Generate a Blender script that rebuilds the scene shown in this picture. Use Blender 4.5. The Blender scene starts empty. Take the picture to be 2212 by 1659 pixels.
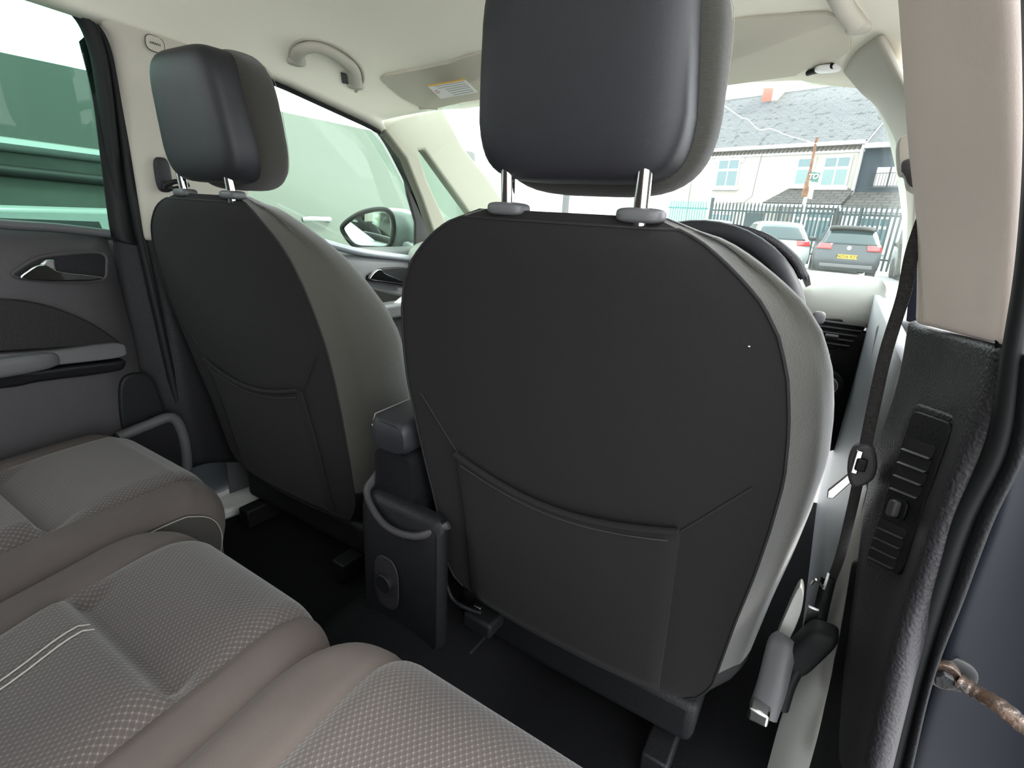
import bpy, bmesh, math, random
from mathutils import Vector, Matrix
random.seed(7)
C = bpy.context.scene.collection
S = bpy.context.scene

# ------------------------------------------------------------------ camera
W, H = 2212.0, 1659.0
FPX = 1110.0
YAW, PITCH, ROLL = .545, .321, .055
CAM = Vector((.616, 0, .933))
fw = Vector((-math.sin(YAW)*math.cos(PITCH), math.cos(YAW)*math.cos(PITCH), -math.sin(PITCH)))
r0 = Vector((math.cos(YAW), math.sin(YAW), 0)); u0 = r0.cross(fw)
RT = r0*math.cos(ROLL) + u0*math.sin(ROLL); UP = -r0*math.sin(ROLL) + u0*math.cos(ROLL)
cam = bpy.data.objects.new('camera', bpy.data.cameras.new('camera')); C.objects.link(cam)
m = Matrix.Identity(4)
for i in range(3): m[i][0] = RT[i]; m[i][1] = UP[i]; m[i][2] = -fw[i]; m[i][3] = CAM[i]
cam.matrix_world = m
cam.data.sensor_width = 36; cam.data.lens = 36*FPX/W; cam.data.clip_start = .01; cam.data.clip_end = 300
S.camera = cam
# ------------------------------------------------------------------ light
S.view_settings.view_transform = 'Standard'; S.view_settings.look = 'None'
S.view_settings.gamma = 1; S.view_settings.use_curve_mapping = False
S.view_settings.exposure = 3.2
wd = bpy.data.worlds.new('overcast_sky'); S.world = wd; wd.use_nodes = True
wn = wd.node_tree.nodes; wl = wd.node_tree.links
wn['Background'].inputs[0].default_value = (.93, .97, 1, 1); wn['Background'].inputs[1].default_value = .95
sun = bpy.data.objects.new('sun', bpy.data.lights.new('sun', 'SUN')); C.objects.link(sun)
sun.data.energy = 1.0; sun.data.angle = math.radians(12); sun.data.color = (1, .97, .9)
sun.rotation_euler = Vector((.50, .30, .82)).to_track_quat('Z', 'Y').to_euler()

# ------------------------------------------------------------------ helpers
def at(px, py, x=None, y=None, z=None, P=None, n=None):
    d = fw + RT*((px-W/2)/FPX) - UP*((py-H/2)/FPX)
    if x is not None: t = (x-CAM.x)/d.x
    elif y is not None: t = (y-CAM.y)/d.y
    elif z is not None: t = (z-CAM.z)/d.z
    else: t = (Vector(P)-CAM).dot(Vector(n))/d.dot(Vector(n))
    return CAM + d*t
def interp(tab, t):
    if t <= tab[0][0]: return tab[0][1]
    for a, b in zip(tab, tab[1:]):
        if t <= b[0]:
            k = (t-a[0])/(b[0]-a[0]); return a[1]+(b[1]-a[1])*k
    return tab[-1][1]
def cr(pts, n=6, closed=False):
    pts = [Vector(p) for p in pts]; N = len(pts); out = []
    rng = range(N if closed else N-1)
    for i in rng:
        if closed: p0, p1, p2, p3 = pts[i-1], pts[i], pts[(i+1) % N], pts[(i+2) % N]
        else: p1, p2 = pts[i], pts[i+1]; p0 = pts[i-1] if i else p1*2-p2; p3 = pts[i+2] if i+2 < N else p2*2-p1
        for k in range(n):
            t = k/n
            out.append(.5*((2*p1)+(p2-p0)*t+(2*p0-5*p1+4*p2-p3)*t*t+(3*p1-p0-3*p2+p3)*t**3))
    if not closed: out.append(pts[-1])
    return out
class MB:
    def __init__(s): s.v = []; s.f = []
    def add(s, v, f):
        o = len(s.v); s.v += [Vector(p) for p in v]; s.f += [tuple(i+o for i in q) for q in f]; return s
    def box(s, c, d, rot=None):
        c = Vector(c); v = []
        for x in (-.5, .5):
            for y in (-.5, .5):
                for z in (-.5, .5):
                    p = Vector((x*d[0], y*d[1], z*d[2])); v.append(c+(rot @ p if rot else p))
        return s.add(v, [(0, 1, 3, 2), (4, 6, 7, 5), (0, 4, 5, 1), (2, 3, 7, 6), (0, 2, 6, 4), (1, 5, 7, 3)])
    def grid(s, rows, cu=False, cv=False, cap=False):
        n = len(rows[0]); v = [p for r in rows for p in r]; f = []
        for i in range(len(rows)-(0 if cv else 1)):
            for j in range(n-(0 if cu else 1)):
                a = i*n+j; b = i*n+(j+1) % n; i2 = (i+1) % len(rows); f.append((a, b, i2*n+(j+1) % n, i2*n+j))
        if cap: f.append(tuple(range(n-1, -1, -1))); f.append(tuple((len(rows)-1)*n+k for k in range(n)))
        return s.add(v, f)
    def tube(s, path, r, n=10, sy=1, closed=False, up=None):
        path = [Vector(p) for p in path]; rows = []; N = len(path)
        pn = None
        for i, p in enumerate(path):
            if closed: t = path[(i+1) % N]-path[i-1]
            else: t = path[min(i+1, N-1)]-path[max(i-1, 0)]
            t.normalize()
            if up is not None: a = Vector(up) - t*t.dot(Vector(up))
            elif pn is None: a = Vector((0, 0, 1)).cross(t); a = a if a.length > .1 else Vector((1, 0, 0)).cross(t)
            else: a = pn - t*pn.dot(t)
            a.normalize(); pn = a; b = t.cross(a); rr = r[i] if isinstance(r, (list, tuple)) else r
            rows.append([p+a*math.cos(k*2*math.pi/n)*rr+b*math.sin(k*2*math.pi/n)*rr*sy for k in range(n)])
        return s.grid(rows, cu=True, cv=closed, cap=not closed)
    def cyl(s, a, b, r, n=20, r2=None):
        a, b = Vector(a), Vector(b); t = (b-a).normalized(); q = t.orthogonal().normalized(); w = t.cross(q)
        rows = [[c+q*math.cos(k*2*math.pi/n)*rr+w*math.sin(k*2*math.pi/n)*rr for k in range(n)] for c, rr in ((a, r), (b, r if r2 is None else r2))]
        return s.grid(rows, cu=True, cap=True)
    def prism(s, outline, d):
        d = Vector(d); n = len(outline); o = [Vector(p) for p in outline]
        v = o+[p+d for p in o]; f = [tuple(range(n)), tuple(range(2*n-1, n-1, -1))]
        for i in range(n): j = (i+1) % n; f.append((j, i, i+n, j+n))
        return s.add(v, f)
    def blob(s, c, d, e=.5, nu=28, nv=16, fn=None):
        rows = []
        def sp(v): return math.copysign(abs(v)**e, v)
        for i in range(nv+1):
            ph = -math.pi/2+math.pi*i/nv; row = []
            for j in range(nu):
                th = 2*math.pi*j/nu
                p = Vector((sp(math.cos(ph))*sp(math.cos(th))*d[0]/2, sp(math.cos(ph))*sp(math.sin(th))*d[1]/2, sp(math.sin(ph))*d[2]/2))
                if fn: p = fn(p)
                row.append(Vector(c)+p)
            rows.append(row)
        return s.grid(rows, cu=True)
    def build(s, name, mat, parent=None, smooth=True, bevel=0, sub=0, solid=0, off=-1, seg=3, weld=True):
        me = bpy.data.meshes.new(name); me.from_pydata([tuple(p) for p in s.v], [], s.f)
        bm = bmesh.new(); bm.from_mesh(me)
        if weld: bmesh.ops.remove_doubles(bm, verts=bm.verts, dist=1e-5)
        bmesh.ops.recalc_face_normals(bm, faces=bm.faces)
        bm.to_mesh(me); bm.free()
        me.materials.append(mat); o = bpy.data.objects.new(name, me); C.objects.link(o)
        if smooth:
            for p in me.polygons: p.use_smooth = True
        if parent is not None: o.parent = parent; o.matrix_parent_inverse = parent.matrix_world.inverted() if parent.type != 'EMPTY' else Matrix.Translation(-parent.location)
        if solid: q = o.modifiers.new('s', 'SOLIDIFY'); q.thickness = solid; q.offset = off
        if bevel: q = o.modifiers.new('b', 'BEVEL'); q.width = bevel; q.segments = seg; q.limit_method = 'ANGLE'; q.angle_limit = math.radians(40); q.harden_normals = False
        if sub: q = o.modifiers.new('d', 'SUBSURF'); q.levels = sub; q.render_levels = sub
        if smooth and (bevel or not sub):
            try:
                me.set_sharp_from_angle(angle=math.radians(50))
            except Exception: pass
        return o
def thing(name, label, cat, loc=(0, 0, 0), group=None):
    o = bpy.data.objects.new(name, None); C.objects.link(o); o.location = loc; o.empty_display_size = .05
    o['label'] = label; o['category'] = cat
    if group: o['group'] = group
    return o
def tag(o, label, cat, group=None):
    o['label'] = label; o['category'] = cat
    if group: o['group'] = group
    return o
def st(o): o['kind'] = 'structure'; return o
def root(name, loc=(0, 0, 0)):
    o = bpy.data.objects.new(name, None); C.objects.link(o); o.location = loc; o.empty_display_size = .05; return st(o)
def lab(o, l): o['label'] = l; return o
def text(body, name, mat, size, M, parent, ext=.0004, offset=0, shear=0):
    cu = bpy.data.curves.new(name, 'FONT'); cu.body = body; cu.size = size; cu.extrude = ext; cu.offset = offset; cu.shear = shear
    cu.align_x = 'CENTER'; cu.align_y = 'CENTER'; t = bpy.data.objects.new(name, cu)
    me = bpy.data.meshes.new_from_object(t); me.name = name; bpy.data.objects.remove(t)
    me.transform(M); me.materials.clear(); me.materials.append(mat)
    o = bpy.data.objects.new(name, me); C.objects.link(o)
    if parent is not None: o.parent = parent; o.matrix_parent_inverse = Matrix.Translation(-parent.location) if parent.type == 'EMPTY' else Matrix.Identity(4)
    return o
def frame(o, xa, ya):
    xa = Vector(xa).normalized(); ya = Vector(ya); ya = (ya-xa*ya.dot(xa)).normalized(); za = xa.cross(ya)
    M = Matrix.Identity(4)
    for i in range(3): M[i][0] = xa[i]; M[i][1] = ya[i]; M[i][2] = za[i]; M[i][3] = o[i]
    return M

# ------------------------------------------------------------------ materials
def mat(name, col, rough=.6, metal=0, spec=.5, bump=0, scale=100, kind='noise', col2=None, cmix=.0, coat=0, sheen=0, det=3, trans=0, alpha=1, ior=1.45, cscale=None, stretch=None):
    M = bpy.data.materials.new(name); M.use_nodes = True; N = M.node_tree.nodes; L = M.node_tree.links
    b = N['Principled BSDF']; b.inputs['Base Color'].default_value = (*col, 1); b.inputs['Roughness'].default_value = rough
    b.inputs['Metallic'].default_value = metal; b.inputs['Specular IOR Level'].default_value = spec; b.inputs['Coat Weight'].default_value = coat
    b.inputs['Sheen Weight'].default_value = sheen; b.inputs['Sheen Roughness'].default_value = .5
    b.inputs['Transmission Weight'].default_value = trans; b.inputs['IOR'].default_value = ior
    tc = N.new('ShaderNodeTexCoord'); src = tc.outputs['Object']
    if stretch:
        mp = N.new('ShaderNodeMapping'); mp.inputs['Scale'].default_value = stretch; L.new(src, mp.inputs[0]); src = mp.outputs[0]
    if bump:
        if kind == 'noise': t = N.new('ShaderNodeTexNoise'); t.inputs['Detail'].default_value = det; t.inputs['Scale'].default_value = scale; o = t.outputs['Fac']
        elif kind == 'leather': t = N.new('ShaderNodeTexVoronoi'); t.inputs['Scale'].default_value = scale; t.feature = 'SMOOTH_F1'; o = t.outputs['Distance']
        elif kind == 'wave': t = N.new('ShaderNodeTexWave'); t.inputs['Scale'].default_value = scale; t.bands_direction = 'Z'; t.inputs['Distortion'].default_value = .6; o = t.outputs['Fac']
        L.new(src, t.inputs['Vector'])
        bp = N.new('ShaderNodeBump'); bp.inputs['Strength'].default_value = bump; bp.inputs['Distance'].default_value = .002; L.new(o, bp.inputs['Height']); L.new(bp.outputs[0], b.inputs['Normal'])
    if col2:
        t2 = N.new('ShaderNodeTexNoise'); t2.inputs['Scale'].default_value = cscale or 8; t2.inputs['Detail'].default_value = 5; L.new(src, t2.inputs['Vector'])
        rp = N.new('ShaderNodeValToRGB'); rp.color_ramp.elements[0].position = .35; rp.color_ramp.elements[1].position = .65
        rp.color_ramp.elements[0].color = (*col, 1); rp.color_ramp.elements[1].color = (*col2, 1); L.new(t2.outputs['Fac'], rp.inputs[0]); L.new(rp.outputs[0], b.inputs['Base Color'])
    return M
def weave(name, base, line, dot, cell=.0085):
    M = bpy.data.materials.new(name); M.use_nodes = True; N = M.node_tree.nodes; L = M.node_tree.links; b = N['Principled BSDF']
    b.inputs['Roughness'].default_value = .85; b.inputs['Specular IOR Level'].default_value = .25; b.inputs['Sheen Weight'].default_value = .15
    tc = N.new('ShaderNodeTexCoord'); sp = N.new('ShaderNodeSeparateXYZ'); L.new(tc.outputs['Object'], sp.inputs[0])
    def mt(op, a, c=None, **k):
        q = N.new('ShaderNodeMath'); q.operation = op
        for i, v in enumerate((a, c)):
            if v is None: continue
            if isinstance(v, (int, float)): q.inputs[i].default_value = v
            else: L.new(v, q.inputs[i])
        return q.outputs[0]
    # staggered cells: two interleaved lattices of ovals
    X = mt('DIVIDE', sp.outputs[0], cell); Y = mt('DIVIDE', sp.outputs[1], cell*.62)
    def lat(ox, oy):
        fx = mt('SUBTRACT', mt('FRACT', mt('ADD', mt('MULTIPLY', X, 1.0), ox)), .5); fy = mt('SUBTRACT', mt('FRACT', mt('ADD', mt('MULTIPLY', Y, .5), oy)), .5)
        return mt('ADD', mt('MULTIPLY', mt('MULTIPLY', fx, fx), 1.0), mt('MULTIPLY', mt('MULTIPLY', fy, fy), 1.0))
    d = mt('MINIMUM', lat(0, 0), lat(.5, .5))          # 0 in the cell centre, .25 at the net
    d2 = mt('MINIMUM', lat(.5, 0), lat(0, .5))         # 0 on the crossings
    r1 = N.new('ShaderNodeValToRGB'); r1.color_ramp.elements[0].position = .07; r1.color_ramp.elements[1].position = .13
    r1.color_ramp.elements[0].color = (*base, 1); r1.color_ramp.elements[1].color = (*line, 1); L.new(d, r1.inputs[0])
    k = N.new('ShaderNodeMath'); k.operation = 'LESS_THAN'; L.new(d2, k.inputs[0]); k.inputs[1].default_value = .006
    mx = N.new('ShaderNodeMix'); mx.data_type = 'RGBA'; L.new(k.outputs[0], mx.inputs[0]); L.new(r1.outputs[0], mx.inputs[6]); mx.inputs[7].default_value = (*dot, 1)
    L.new(mx.outputs[2], b.inputs['Base Color'])
    bp = N.new('ShaderNodeBump'); bp.inputs['Strength'].default_value = .6; bp.inputs['Distance'].default_value = .003; L.new(d, bp.inputs['Height']); L.new(bp.outputs[0], b.inputs['Normal'])
    return M
def glass(name, tint, rough=0, gl=.06):
    M = bpy.data.materials.new(name); M.use_nodes = True; N = M.node_tree.nodes; L = M.node_tree.links
    N.remove(N['Principled BSDF']); o = N['Material Output']
    t = N.new('ShaderNodeBsdfTransparent'); t.inputs[0].default_value = (*tint, 1); g = N.new('ShaderNodeBsdfGlossy'); g.inputs['Roughness'].default_value = rough
    f = N.new('ShaderNodeLayerWeight'); f.inputs[0].default_value = .5; pw = N.new('ShaderNodeMath'); pw.operation = 'POWER'; L.new(f.outputs['Facing'], pw.inputs[0]); pw.inputs[1].default_value = 5
    ad = N.new('ShaderNodeMath'); ad.operation = 'MULTIPLY_ADD'; L.new(pw.outputs[0], ad.inputs[0]); ad.inputs[1].default_value = .3; ad.inputs[2].default_value = .02
    mx = N.new('ShaderNodeMixShader'); L.new(ad.outputs[0], mx.inputs[0])
    L.new(t.outputs[0], mx.inputs[1]); L.new(g.outputs[0], mx.inputs[2]); L.new(mx.outputs[0], o.inputs[0]); return M
M_fab = mat('charcoal_fabric', (.0105, .0098, .0100), .9, bump=.25, scale=900, sheen=.02, spec=.12)
M_fab_lit = mat('charcoal_fabric_lit', (.037, .036, .030), .85, bump=.35, scale=700, sheen=.35, spec=.15)  # charcoal fabric with the daylight on the rim put into a brighter base colour
M_leath = mat('grained_leather', (.0115, .0115, .014), .5, bump=.12, scale=1600, kind='leather', spec=.35)
M_knit = mat('ribbed_knit', (.026, .025, .021), .8, bump=.4, scale=260, kind='wave', sheen=.15, spec=.2)
M_suede = mat('taupe_suede', (.048, .040, .037), .9, bump=.25, scale=500, sheen=.04, spec=.10, col2=(.056, .047, .043), cscale=12)
M_weave = weave('woven_insert', (.033, .0275, .026), (.050, .042, .039), (.10, .092, .085), .0066)
M_side = mat('seat_side_cloth', (.028, .026, .024), .85, bump=.2, scale=600, spec=.2)
M_thread = mat('pale_thread', (.20, .19, .17), .7)
M_seam = mat('dark_seam', (.003, .003, .0035), .8)
M_plas = mat('black_plastic', (.0055, .0055, .0065), .55, spec=.25, bump=.25, scale=500, kind='leather')
M_grain = mat('grained_dark_plastic', (.017, .0155, .018), .55, spec=.3, bump=.5, scale=420, kind='leather')
M_dplas = mat('dark_grey_plastic', (.040, .038, .040), .5, spec=.3, bump=.2, scale=500)
M_gplas = mat('grey_plastic', (.065, .065, .068), .45, spec=.35, bump=.15, scale=500)
M_lplas = mat('light_grey_plastic', (.42, .42, .40), .5, bump=.1, scale=400)
M_pad = mat('padded_door_leather', (.008, .0075, .007), .55, spec=.25, bump=.2, scale=500, kind='leather')
M_beige = mat('beige_trim', (.38, .36, .31), .75, bump=.12, scale=700, spec=.3)
M_head = mat('headliner_cloth', (.80, .765, .66), .95, bump=.15, scale=900, spec=.1)
M_visor = mat('visor_vinyl', (.50, .47, .39), .7, bump=.12, scale=600, spec=.3)
M_pillar = mat('pillar_cloth', (.60, .515, .475), .9, bump=.15, scale=800, spec=.15)
M_rub = mat('black_rubber', (.005, .0055, .006), .6, spec=.25)
M_carpet = mat('dark_carpet', (.006, .006, .0065), 1, bump=.8, scale=500, spec=.05)
M_dgrey2 = mat('lilac_grey_plastic', (.13, .13, .145), .5, bump=.15, scale=500)
M_beige_dim = mat('beige_trim_dimmed', (.15, .145, .118), .75, bump=.12, scale=700, spec=.2)  # beige trim, colour darkened to offset the strong daylight on the A pillar
M_chrome = mat('chrome', (.62, .62, .63), .05, 1)
M_steel = mat('bright_steel', (.5, .5, .5), .25, 1)
M_belt = mat('seat_belt_webbing', (.035, .032, .032), .75, bump=.8, scale=300, kind='wave')
M_navy = mat('navy_paint', (.0032, .0038, .006), .5, spec=.04)
M_silver = mat('silver_paint', (.20, .215, .23), .35, .2, coat=.3)
M_white = mat('white_plastic', (.75, .75, .73), .5)
M_orange = mat('label_orange', (.75, .42, .06), .6); M_red = mat('label_red', (.45, .06, .04), .6); M_ink = mat('label_ink', (.18, .17, .16), .7)
M_mirror = mat('mirror_glass', (.8, .86, .86), .02, 1)
M_dash = mat('pale_dash_leather', (.20, .20, .18), .55, bump=.1, scale=400)
M_grease = mat('greasy_steel', (.010, .009, .009), .4, .4, bump=.8, scale=120, col2=(.045, .024, .014), cscale=45)
G_clear = glass('clear_glass', (.93, .97, .95)); G_tint = glass('green_privacy_glass', (.38, .53, .465)); G_side = glass('side_glass', (.80, .90, .82))

# ================================================================== SETTING: cabin shell
def rail(y):   # side edge of the headliner: half width and height
    return interp([(-.4, .66), (.5, .665), (.9, .65), (1.2, .64), (1.5, .60)], y), interp([(-.4, 1.25), (.45, 1.235), (.9, 1.205), (1.18, 1.155), (1.27, 1.13), (1.5, 1.07)], y)
def ceil_z(x, y):
    hw, zr = rail(y); zc = interp([(-.4, 1.31), (.7, 1.315), (1.1, 1.285), (1.3, 1.25), (1.45, 1.225)], y)
    s = min(1, abs(x)/hw); return zc-(zc-zr)*(s**4.5)*.9-(zc-zr)*.1*s*s
def onceil(px, py, off=.014):
    d = at(px, py, y=1.0)-CAM; t = .3
    while t < 3:
        p = CAM+d*t
        if p.z > ceil_z(p.x, p.y): break
        t += .002
    return p-d.normalized()*off+Vector((0, 0, 0))
def header_y(x): return 1.43-.50*abs(x)**2-.35*max(0, abs(x)-.4)
rows = []
for i in range(34):
    row = []
    for j in range(49):
        s = -1+2*j/48; k = i/33
        y1 = header_y(s*.60) if abs(s) < .999 else 1.27
        y = -.35+(y1+.35)*k; hw = rail(y)[0]; x = s*hw
        row.append(Vector((x, y, ceil_z(x, y))))
    rows.append(row)
ceiling = st(MB().grid(rows).build('ceiling', M_head, solid=.03, off=1))
# make sure the skin thickness goes upward
ceiling.modifiers['s'].offset = 1 if ceiling.data.polygons[800].normal.z > 0 else -1
# floor
fl = MB()
rows = []
for i in range(12):
    y = -.45+i*2.2/11
    rows.append([Vector((x, y, .09+(.10*math.exp(-((x-.06)/.15)**4)))) for x in [-.76+1.52*j/30 for j in range(31)]])
fl.grid(rows); floor = st(fl.build('floor', M_carpet, solid=.04, off=0))

# ---- window glass panes (curved sheets)
def pane(name, pts, m, th=.004):
    o = MB().prism(pts, Vector((-th, 0, 0))).build(name, m, smooth=False); return st(o)
def sidex(z): return -.735+.14*max(0, z-.86)**1.1   # left glass leans inwards going up
def lat(px, py, x0=-.735):
    p = at(px, py, x=x0)
    for _ in range(6): p = at(px, py, x=sidex(p.z))
    return p
g1 = [lat(*q) for q in ((-160, -90), (80, -30), (165, 8), (204, 72), (222, 230), (250, 520), (0, 500), (-160, 490))]
window_1 = pane('window_1', g1, G_tint)
g2 = [lat(*q) for q in ((560, 150), (590, 165), (700, 215), (785, 265), (825, 310), (868, 390), (915, 500), (930, 560), (880, 556), (730, 532), (520, 500))]
window_2 = pane('window_2', g2, G_side)
QX = -.69
g3 = [at(*q, x=QX) for q in ((885, 315), (905, 322), (1040, 490), (990, 520), (960, 520))]
window_3 = pane('window_3', g3, G_side)
ws = []
for i in range(9):
    k = i/8; row = []
    for j in range(17):
        s = -1+2*j/16; y = 1.38+.72*k-(.16+.14*k)*s*s-.08*abs(s)**6; row.append(Vector((s*(.66+.14*k), y, 1.245-.06*s*s-.44*k)))
    ws.append(row)
q_ = MB().grid([[Vector((x, y, z)) for y in (-.36, -.8, -1.4, -1.75)] for x, z in ((-.70, .05), (-.72, .50), (-.74, .86))]); st(q_.build('wall_rear', M_plas, solid=.01))
window_5 = st(MB().grid([[Vector((x, y, z)) for y in (-.36, -.8, -1.3, -1.6)] for x, z in ((-.74, .86), (-.70, 1.05), (-.64, 1.25))]).build('window_5', G_tint, solid=.004))
q_ = MB().grid([[Vector((x, y, z)) for x in (-.72, -.3, .3, .72)] for y, z in ((-1.75, .05), (-1.78, .5), (-1.74, .9))]); st(q_.build('trim_16', M_plas, solid=.02))
q_ = MB().grid([[Vector((x, y, z+.0*x)) for x in (-.66, -.3, .3, .66)] for y, z in ((-.34, 1.30), (-.8, 1.30), (-1.3, 1.28), (-1.62, 1.24))]); st(q_.build('trim_17', M_head, solid=.02))
window_4 = st(MB().grid(ws).build('window_4', G_clear, solid=.004))

# ---- left rear door
def xd(z): return interp([(.05, -.70), (.3, -.69), (.45, -.675), (.62, -.675), (.72, -.69), (.80, -.70), (.855, -.715), (.875, -.735)], z)
def door_card(name, y0, y1, z0, z1, mt_, parent, belt=None):
    rows = []
    for i in range(25):
        k = i/24; row = []
        for j in range(13):
            y = y0+(y1-y0)*j/12; zt = z1 if belt is None else belt(y); z = z0+(zt-z0)*k; edge = .012*max(0, 1-min(j, 12-j)/1.5)
            row.append(Vector((xd(z-(zt-.875) if k > .5 else z)-edge, y, z)))
        rows.append(row)
    return MB().grid(rows).build(name, mt_, parent, solid=.006, off=0)
d1 = root('door_1', (-.72, .3, .09))
door_card('door_card', -.35, .505, .10, .875, M_dplas, d1, lambda y: .872-.03*(y-.35))
# window surround: outer seal, frame and painted flange
def lx(px, py, x): return at(px, py, x=x)
path = cr([lat(*q) for q in ((20, -50), (95, -12), (150, 20), (188, 85), (212, 200), (245, 480))], 6)
MB().tube([p+Vector((.012, .006, 0)) for p in path], .017, 10, sy=.8).build('window_frame', M_rub, d1)
path = cr([lx(*q, -.70) for q in ((-60, 470), (0, 484), (120, 492), (235, 505))], 4)
MB().tube(path, .009, 8).build('belt_seal', M_gplas, d1)
fr = cr([lx(*q, -.712) for q in ((170, 90), (198, 205), (215, 330), (236, 492), (248, 520))], 5); bk = cr([lx(*q, -.705) for q in ((205, 60), (238, 190), (262, 330), (288, 500), (300, 530))], 5)
MB().grid([fr, bk]).build('frame_panel', M_rub, d1, solid=.008)
# handle recess and chrome handle
rec = cr([at(*q, x=-.693) for q in ((28, 596), (48, 575), (85, 556), (140, 549), (200, 545), (226, 552), (229, 575), (222, 603), (170, 610), (90, 607))], 5, True)
MB().prism(rec, (-.022, 0, 0)).build('handle_recess', M_plas, d1, bevel=.004)
MB().tube([p+Vector((.002, 0, 0)) for p in rec], .003, 6, closed=True).build('recess_rim', M_dplas, d1)
hp = cr([at(*q, x=-.676) for q in ((44, 600), (62, 584), (80, 574), (100, 572), (120, 584), (150, 590), (214, 597), (214, 604), (130, 607), (70, 605))], 4, True)
MB().prism(hp, (-.012, 0, 0)).build('door_handle', M_chrome, d1, bevel=.0045, seg=4)
MB().prism([at(*q, x=-.680) for q in ((84, 574), (100, 561), (118, 561), (124, 586), (104, 580))], (-.014, 0, 0)).build('handle_pivot', M_steel, d1, bevel=.003)
# padded arch, armrest
ap = cr([at(*q, x=-.66) for q in ((-80, 652), (0, 648), (80, 655), (150, 676), (210, 705), (262, 742))], 5)
low = [at(*q, x=-.66) for q in ((262, 748), (130, 752), (0, 760), (-80, 762))]
MB().prism(ap+low, (-.04, 0, 0)).build('padded_panel', M_pad, d1, bevel=.016, seg=5)
def armrow(px, x, pts): return [at(px_, py_, x=x) for px_, py_ in pts]
top = cr([at(*q, x=-.645) for q in ((-90, 768), (0, 766), (120, 757), (240, 742), (272, 745))], 4); bot = cr([at(*q, x=-.635) for q in ((-90, 800), (0, 802), (120, 790), (250, 775), (277, 766))], 4)
MB().prism(top+bot[::-1], (-.05, 0, 0)).build('armrest', M_gplas, d1, bevel=.009, seg=4)
top = cr([at(*q, x=-.645) for q in ((-90, 806), (20, 800), (70, 802), (170, 790), (278, 778))], 4); bot = cr([at(*q, x=-.655) for q in ((-90, 850), (30, 838), (90, 826), (200, 812), (270, 800))], 4)
MB().prism(top+bot[::-1], (-.04, 0, 0)).build('armrest_base', M_plas, d1, bevel=.008, seg=4)
p0 = at(-40, 800, x=-.64); MB().blob(p0, (.04, .22, .035), .5).build('pull_pocket', M_gplas, d1)
# lower recess and storage pocket
MB().prism(cr([at(*q, x=-.672) for q in ((262, 825), (285, 808), (325, 812), (345, 850), (356, 905), (300, 935), (268, 930), (258, 870))], 4, True), (-.02, 0, 0)).build('speaker_recess', M_rub, d1, bevel=.006)
pk = cr([at(*q, x=-.64) for q in ((255, 945), (320, 918), (368, 902), (390, 925), (402, 975), (404, 1030))], 5)
MB().tube(pk, .012, 10).build('pocket_rim', M_gplas, d1)
MB().prism(pk+[at(300, 1040, x=-.64), at(255, 960, x=-.64)], (-.03, 0, 0)).build('door_pocket', M_plas, d1, bevel=.004)

# ---- left front door
d2 = root('door_2', (-.72, 1.1, .09))
door_card('door_card', .68, 1.66, .12, .875, M_gplas, d2, lambda y: .80-.01*(y-1.0))
path = cr([lat(*q) for q in ((540, 138), (596, 163), (700, 212), (780, 252), (822, 295), (868, 380), (925, 505), (950, 560))], 6)
MB().tube([p+Vector((.010, 0, 0)) for p in path], .010, 8, sy=.8).build('window_frame', M_rub, d2)
MB().tube([p+Vector((.020, -.004, .014)) for p in path], .0055, 8, sy=.8).build('door_seal', M_dplas, d2)
tri = [lat(*q) for q in ((868, 378), (920, 500), (940, 560), (892, 552), (893, 480), (876, 420))]
MB().prism(tri, (.012, 0, 0)).build('mirror_corner_trim', M_dplas, d2, bevel=.003)
MB().tube(cr([at(*q, x=-.705) for q in ((700, 525), (780, 545), (900, 560), (960, 566))], 4), .012, 8).build('belt_trim', M_silver, d2)
rec = cr([at(*q, x=-.682) for q in ((798, 600), (812, 588), (832, 580), (880, 578), (905, 590), (900, 618), (850, 613))], 5, True)
MB().prism(rec, (-.02, 0, 0)).build('handle_recess', M_plas, d2, bevel=.003)
hp = cr([at(*q, x=-.670) for q in ((800, 602), (810, 588), (822, 582), (834, 592), (866, 606), (868, 613), (830, 608), (812, 606))], 4, True)
MB().prism(hp, (-.012, 0, 0)).build('door_handle', M_chrome, d2, bevel=.004, seg=3)
ap = cr([at(*q, x=-.66) for q in ((760, 600), (800, 618), (850, 632), (900, 645))], 4)
MB().prism(ap+[at(900, 700, x=-.66), at(780, 650, x=-.66)], (-.04, 0, 0)).build('padded_panel', M_pad, d2, bevel=.01)
MB().tube([at(*q, x=-.63) for q in ((820, 690), (845, 668), (875, 645))], .014, 10).build('pull_handle', M_silver, d2)
MB().box((-.64, 1.25, .60), (.06, .5, .05)).build('armrest', M_gplas, d2, bevel=.012)

wl_ = MB()
rows = []
for y in (-2.2, -1.4, -.6, 0, .5, 1.0, 1.45):
    rows.append([Vector((x, y, z)) for x, z in ((-.80, -.15), (-.835, .05), (-.84, .35), (-.825, .60), (-.80, .76), (-.775, .845 if y < .55 else .775))])
skin = st(MB().grid(rows).build('wall_left', mat('body_side_paint', (.06, .066, .072), .3, coat=.3), solid=.01, off=0))
MB().prism([Vector(q) for q in ((-.765, -.45, .87), (-.70, -.45, 1.20), (-.70, -1.6, 1.17), (-.765, -2.0, .87))], (.01, 0, 0)).build('quarter_glass', M_rub, skin)
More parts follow.
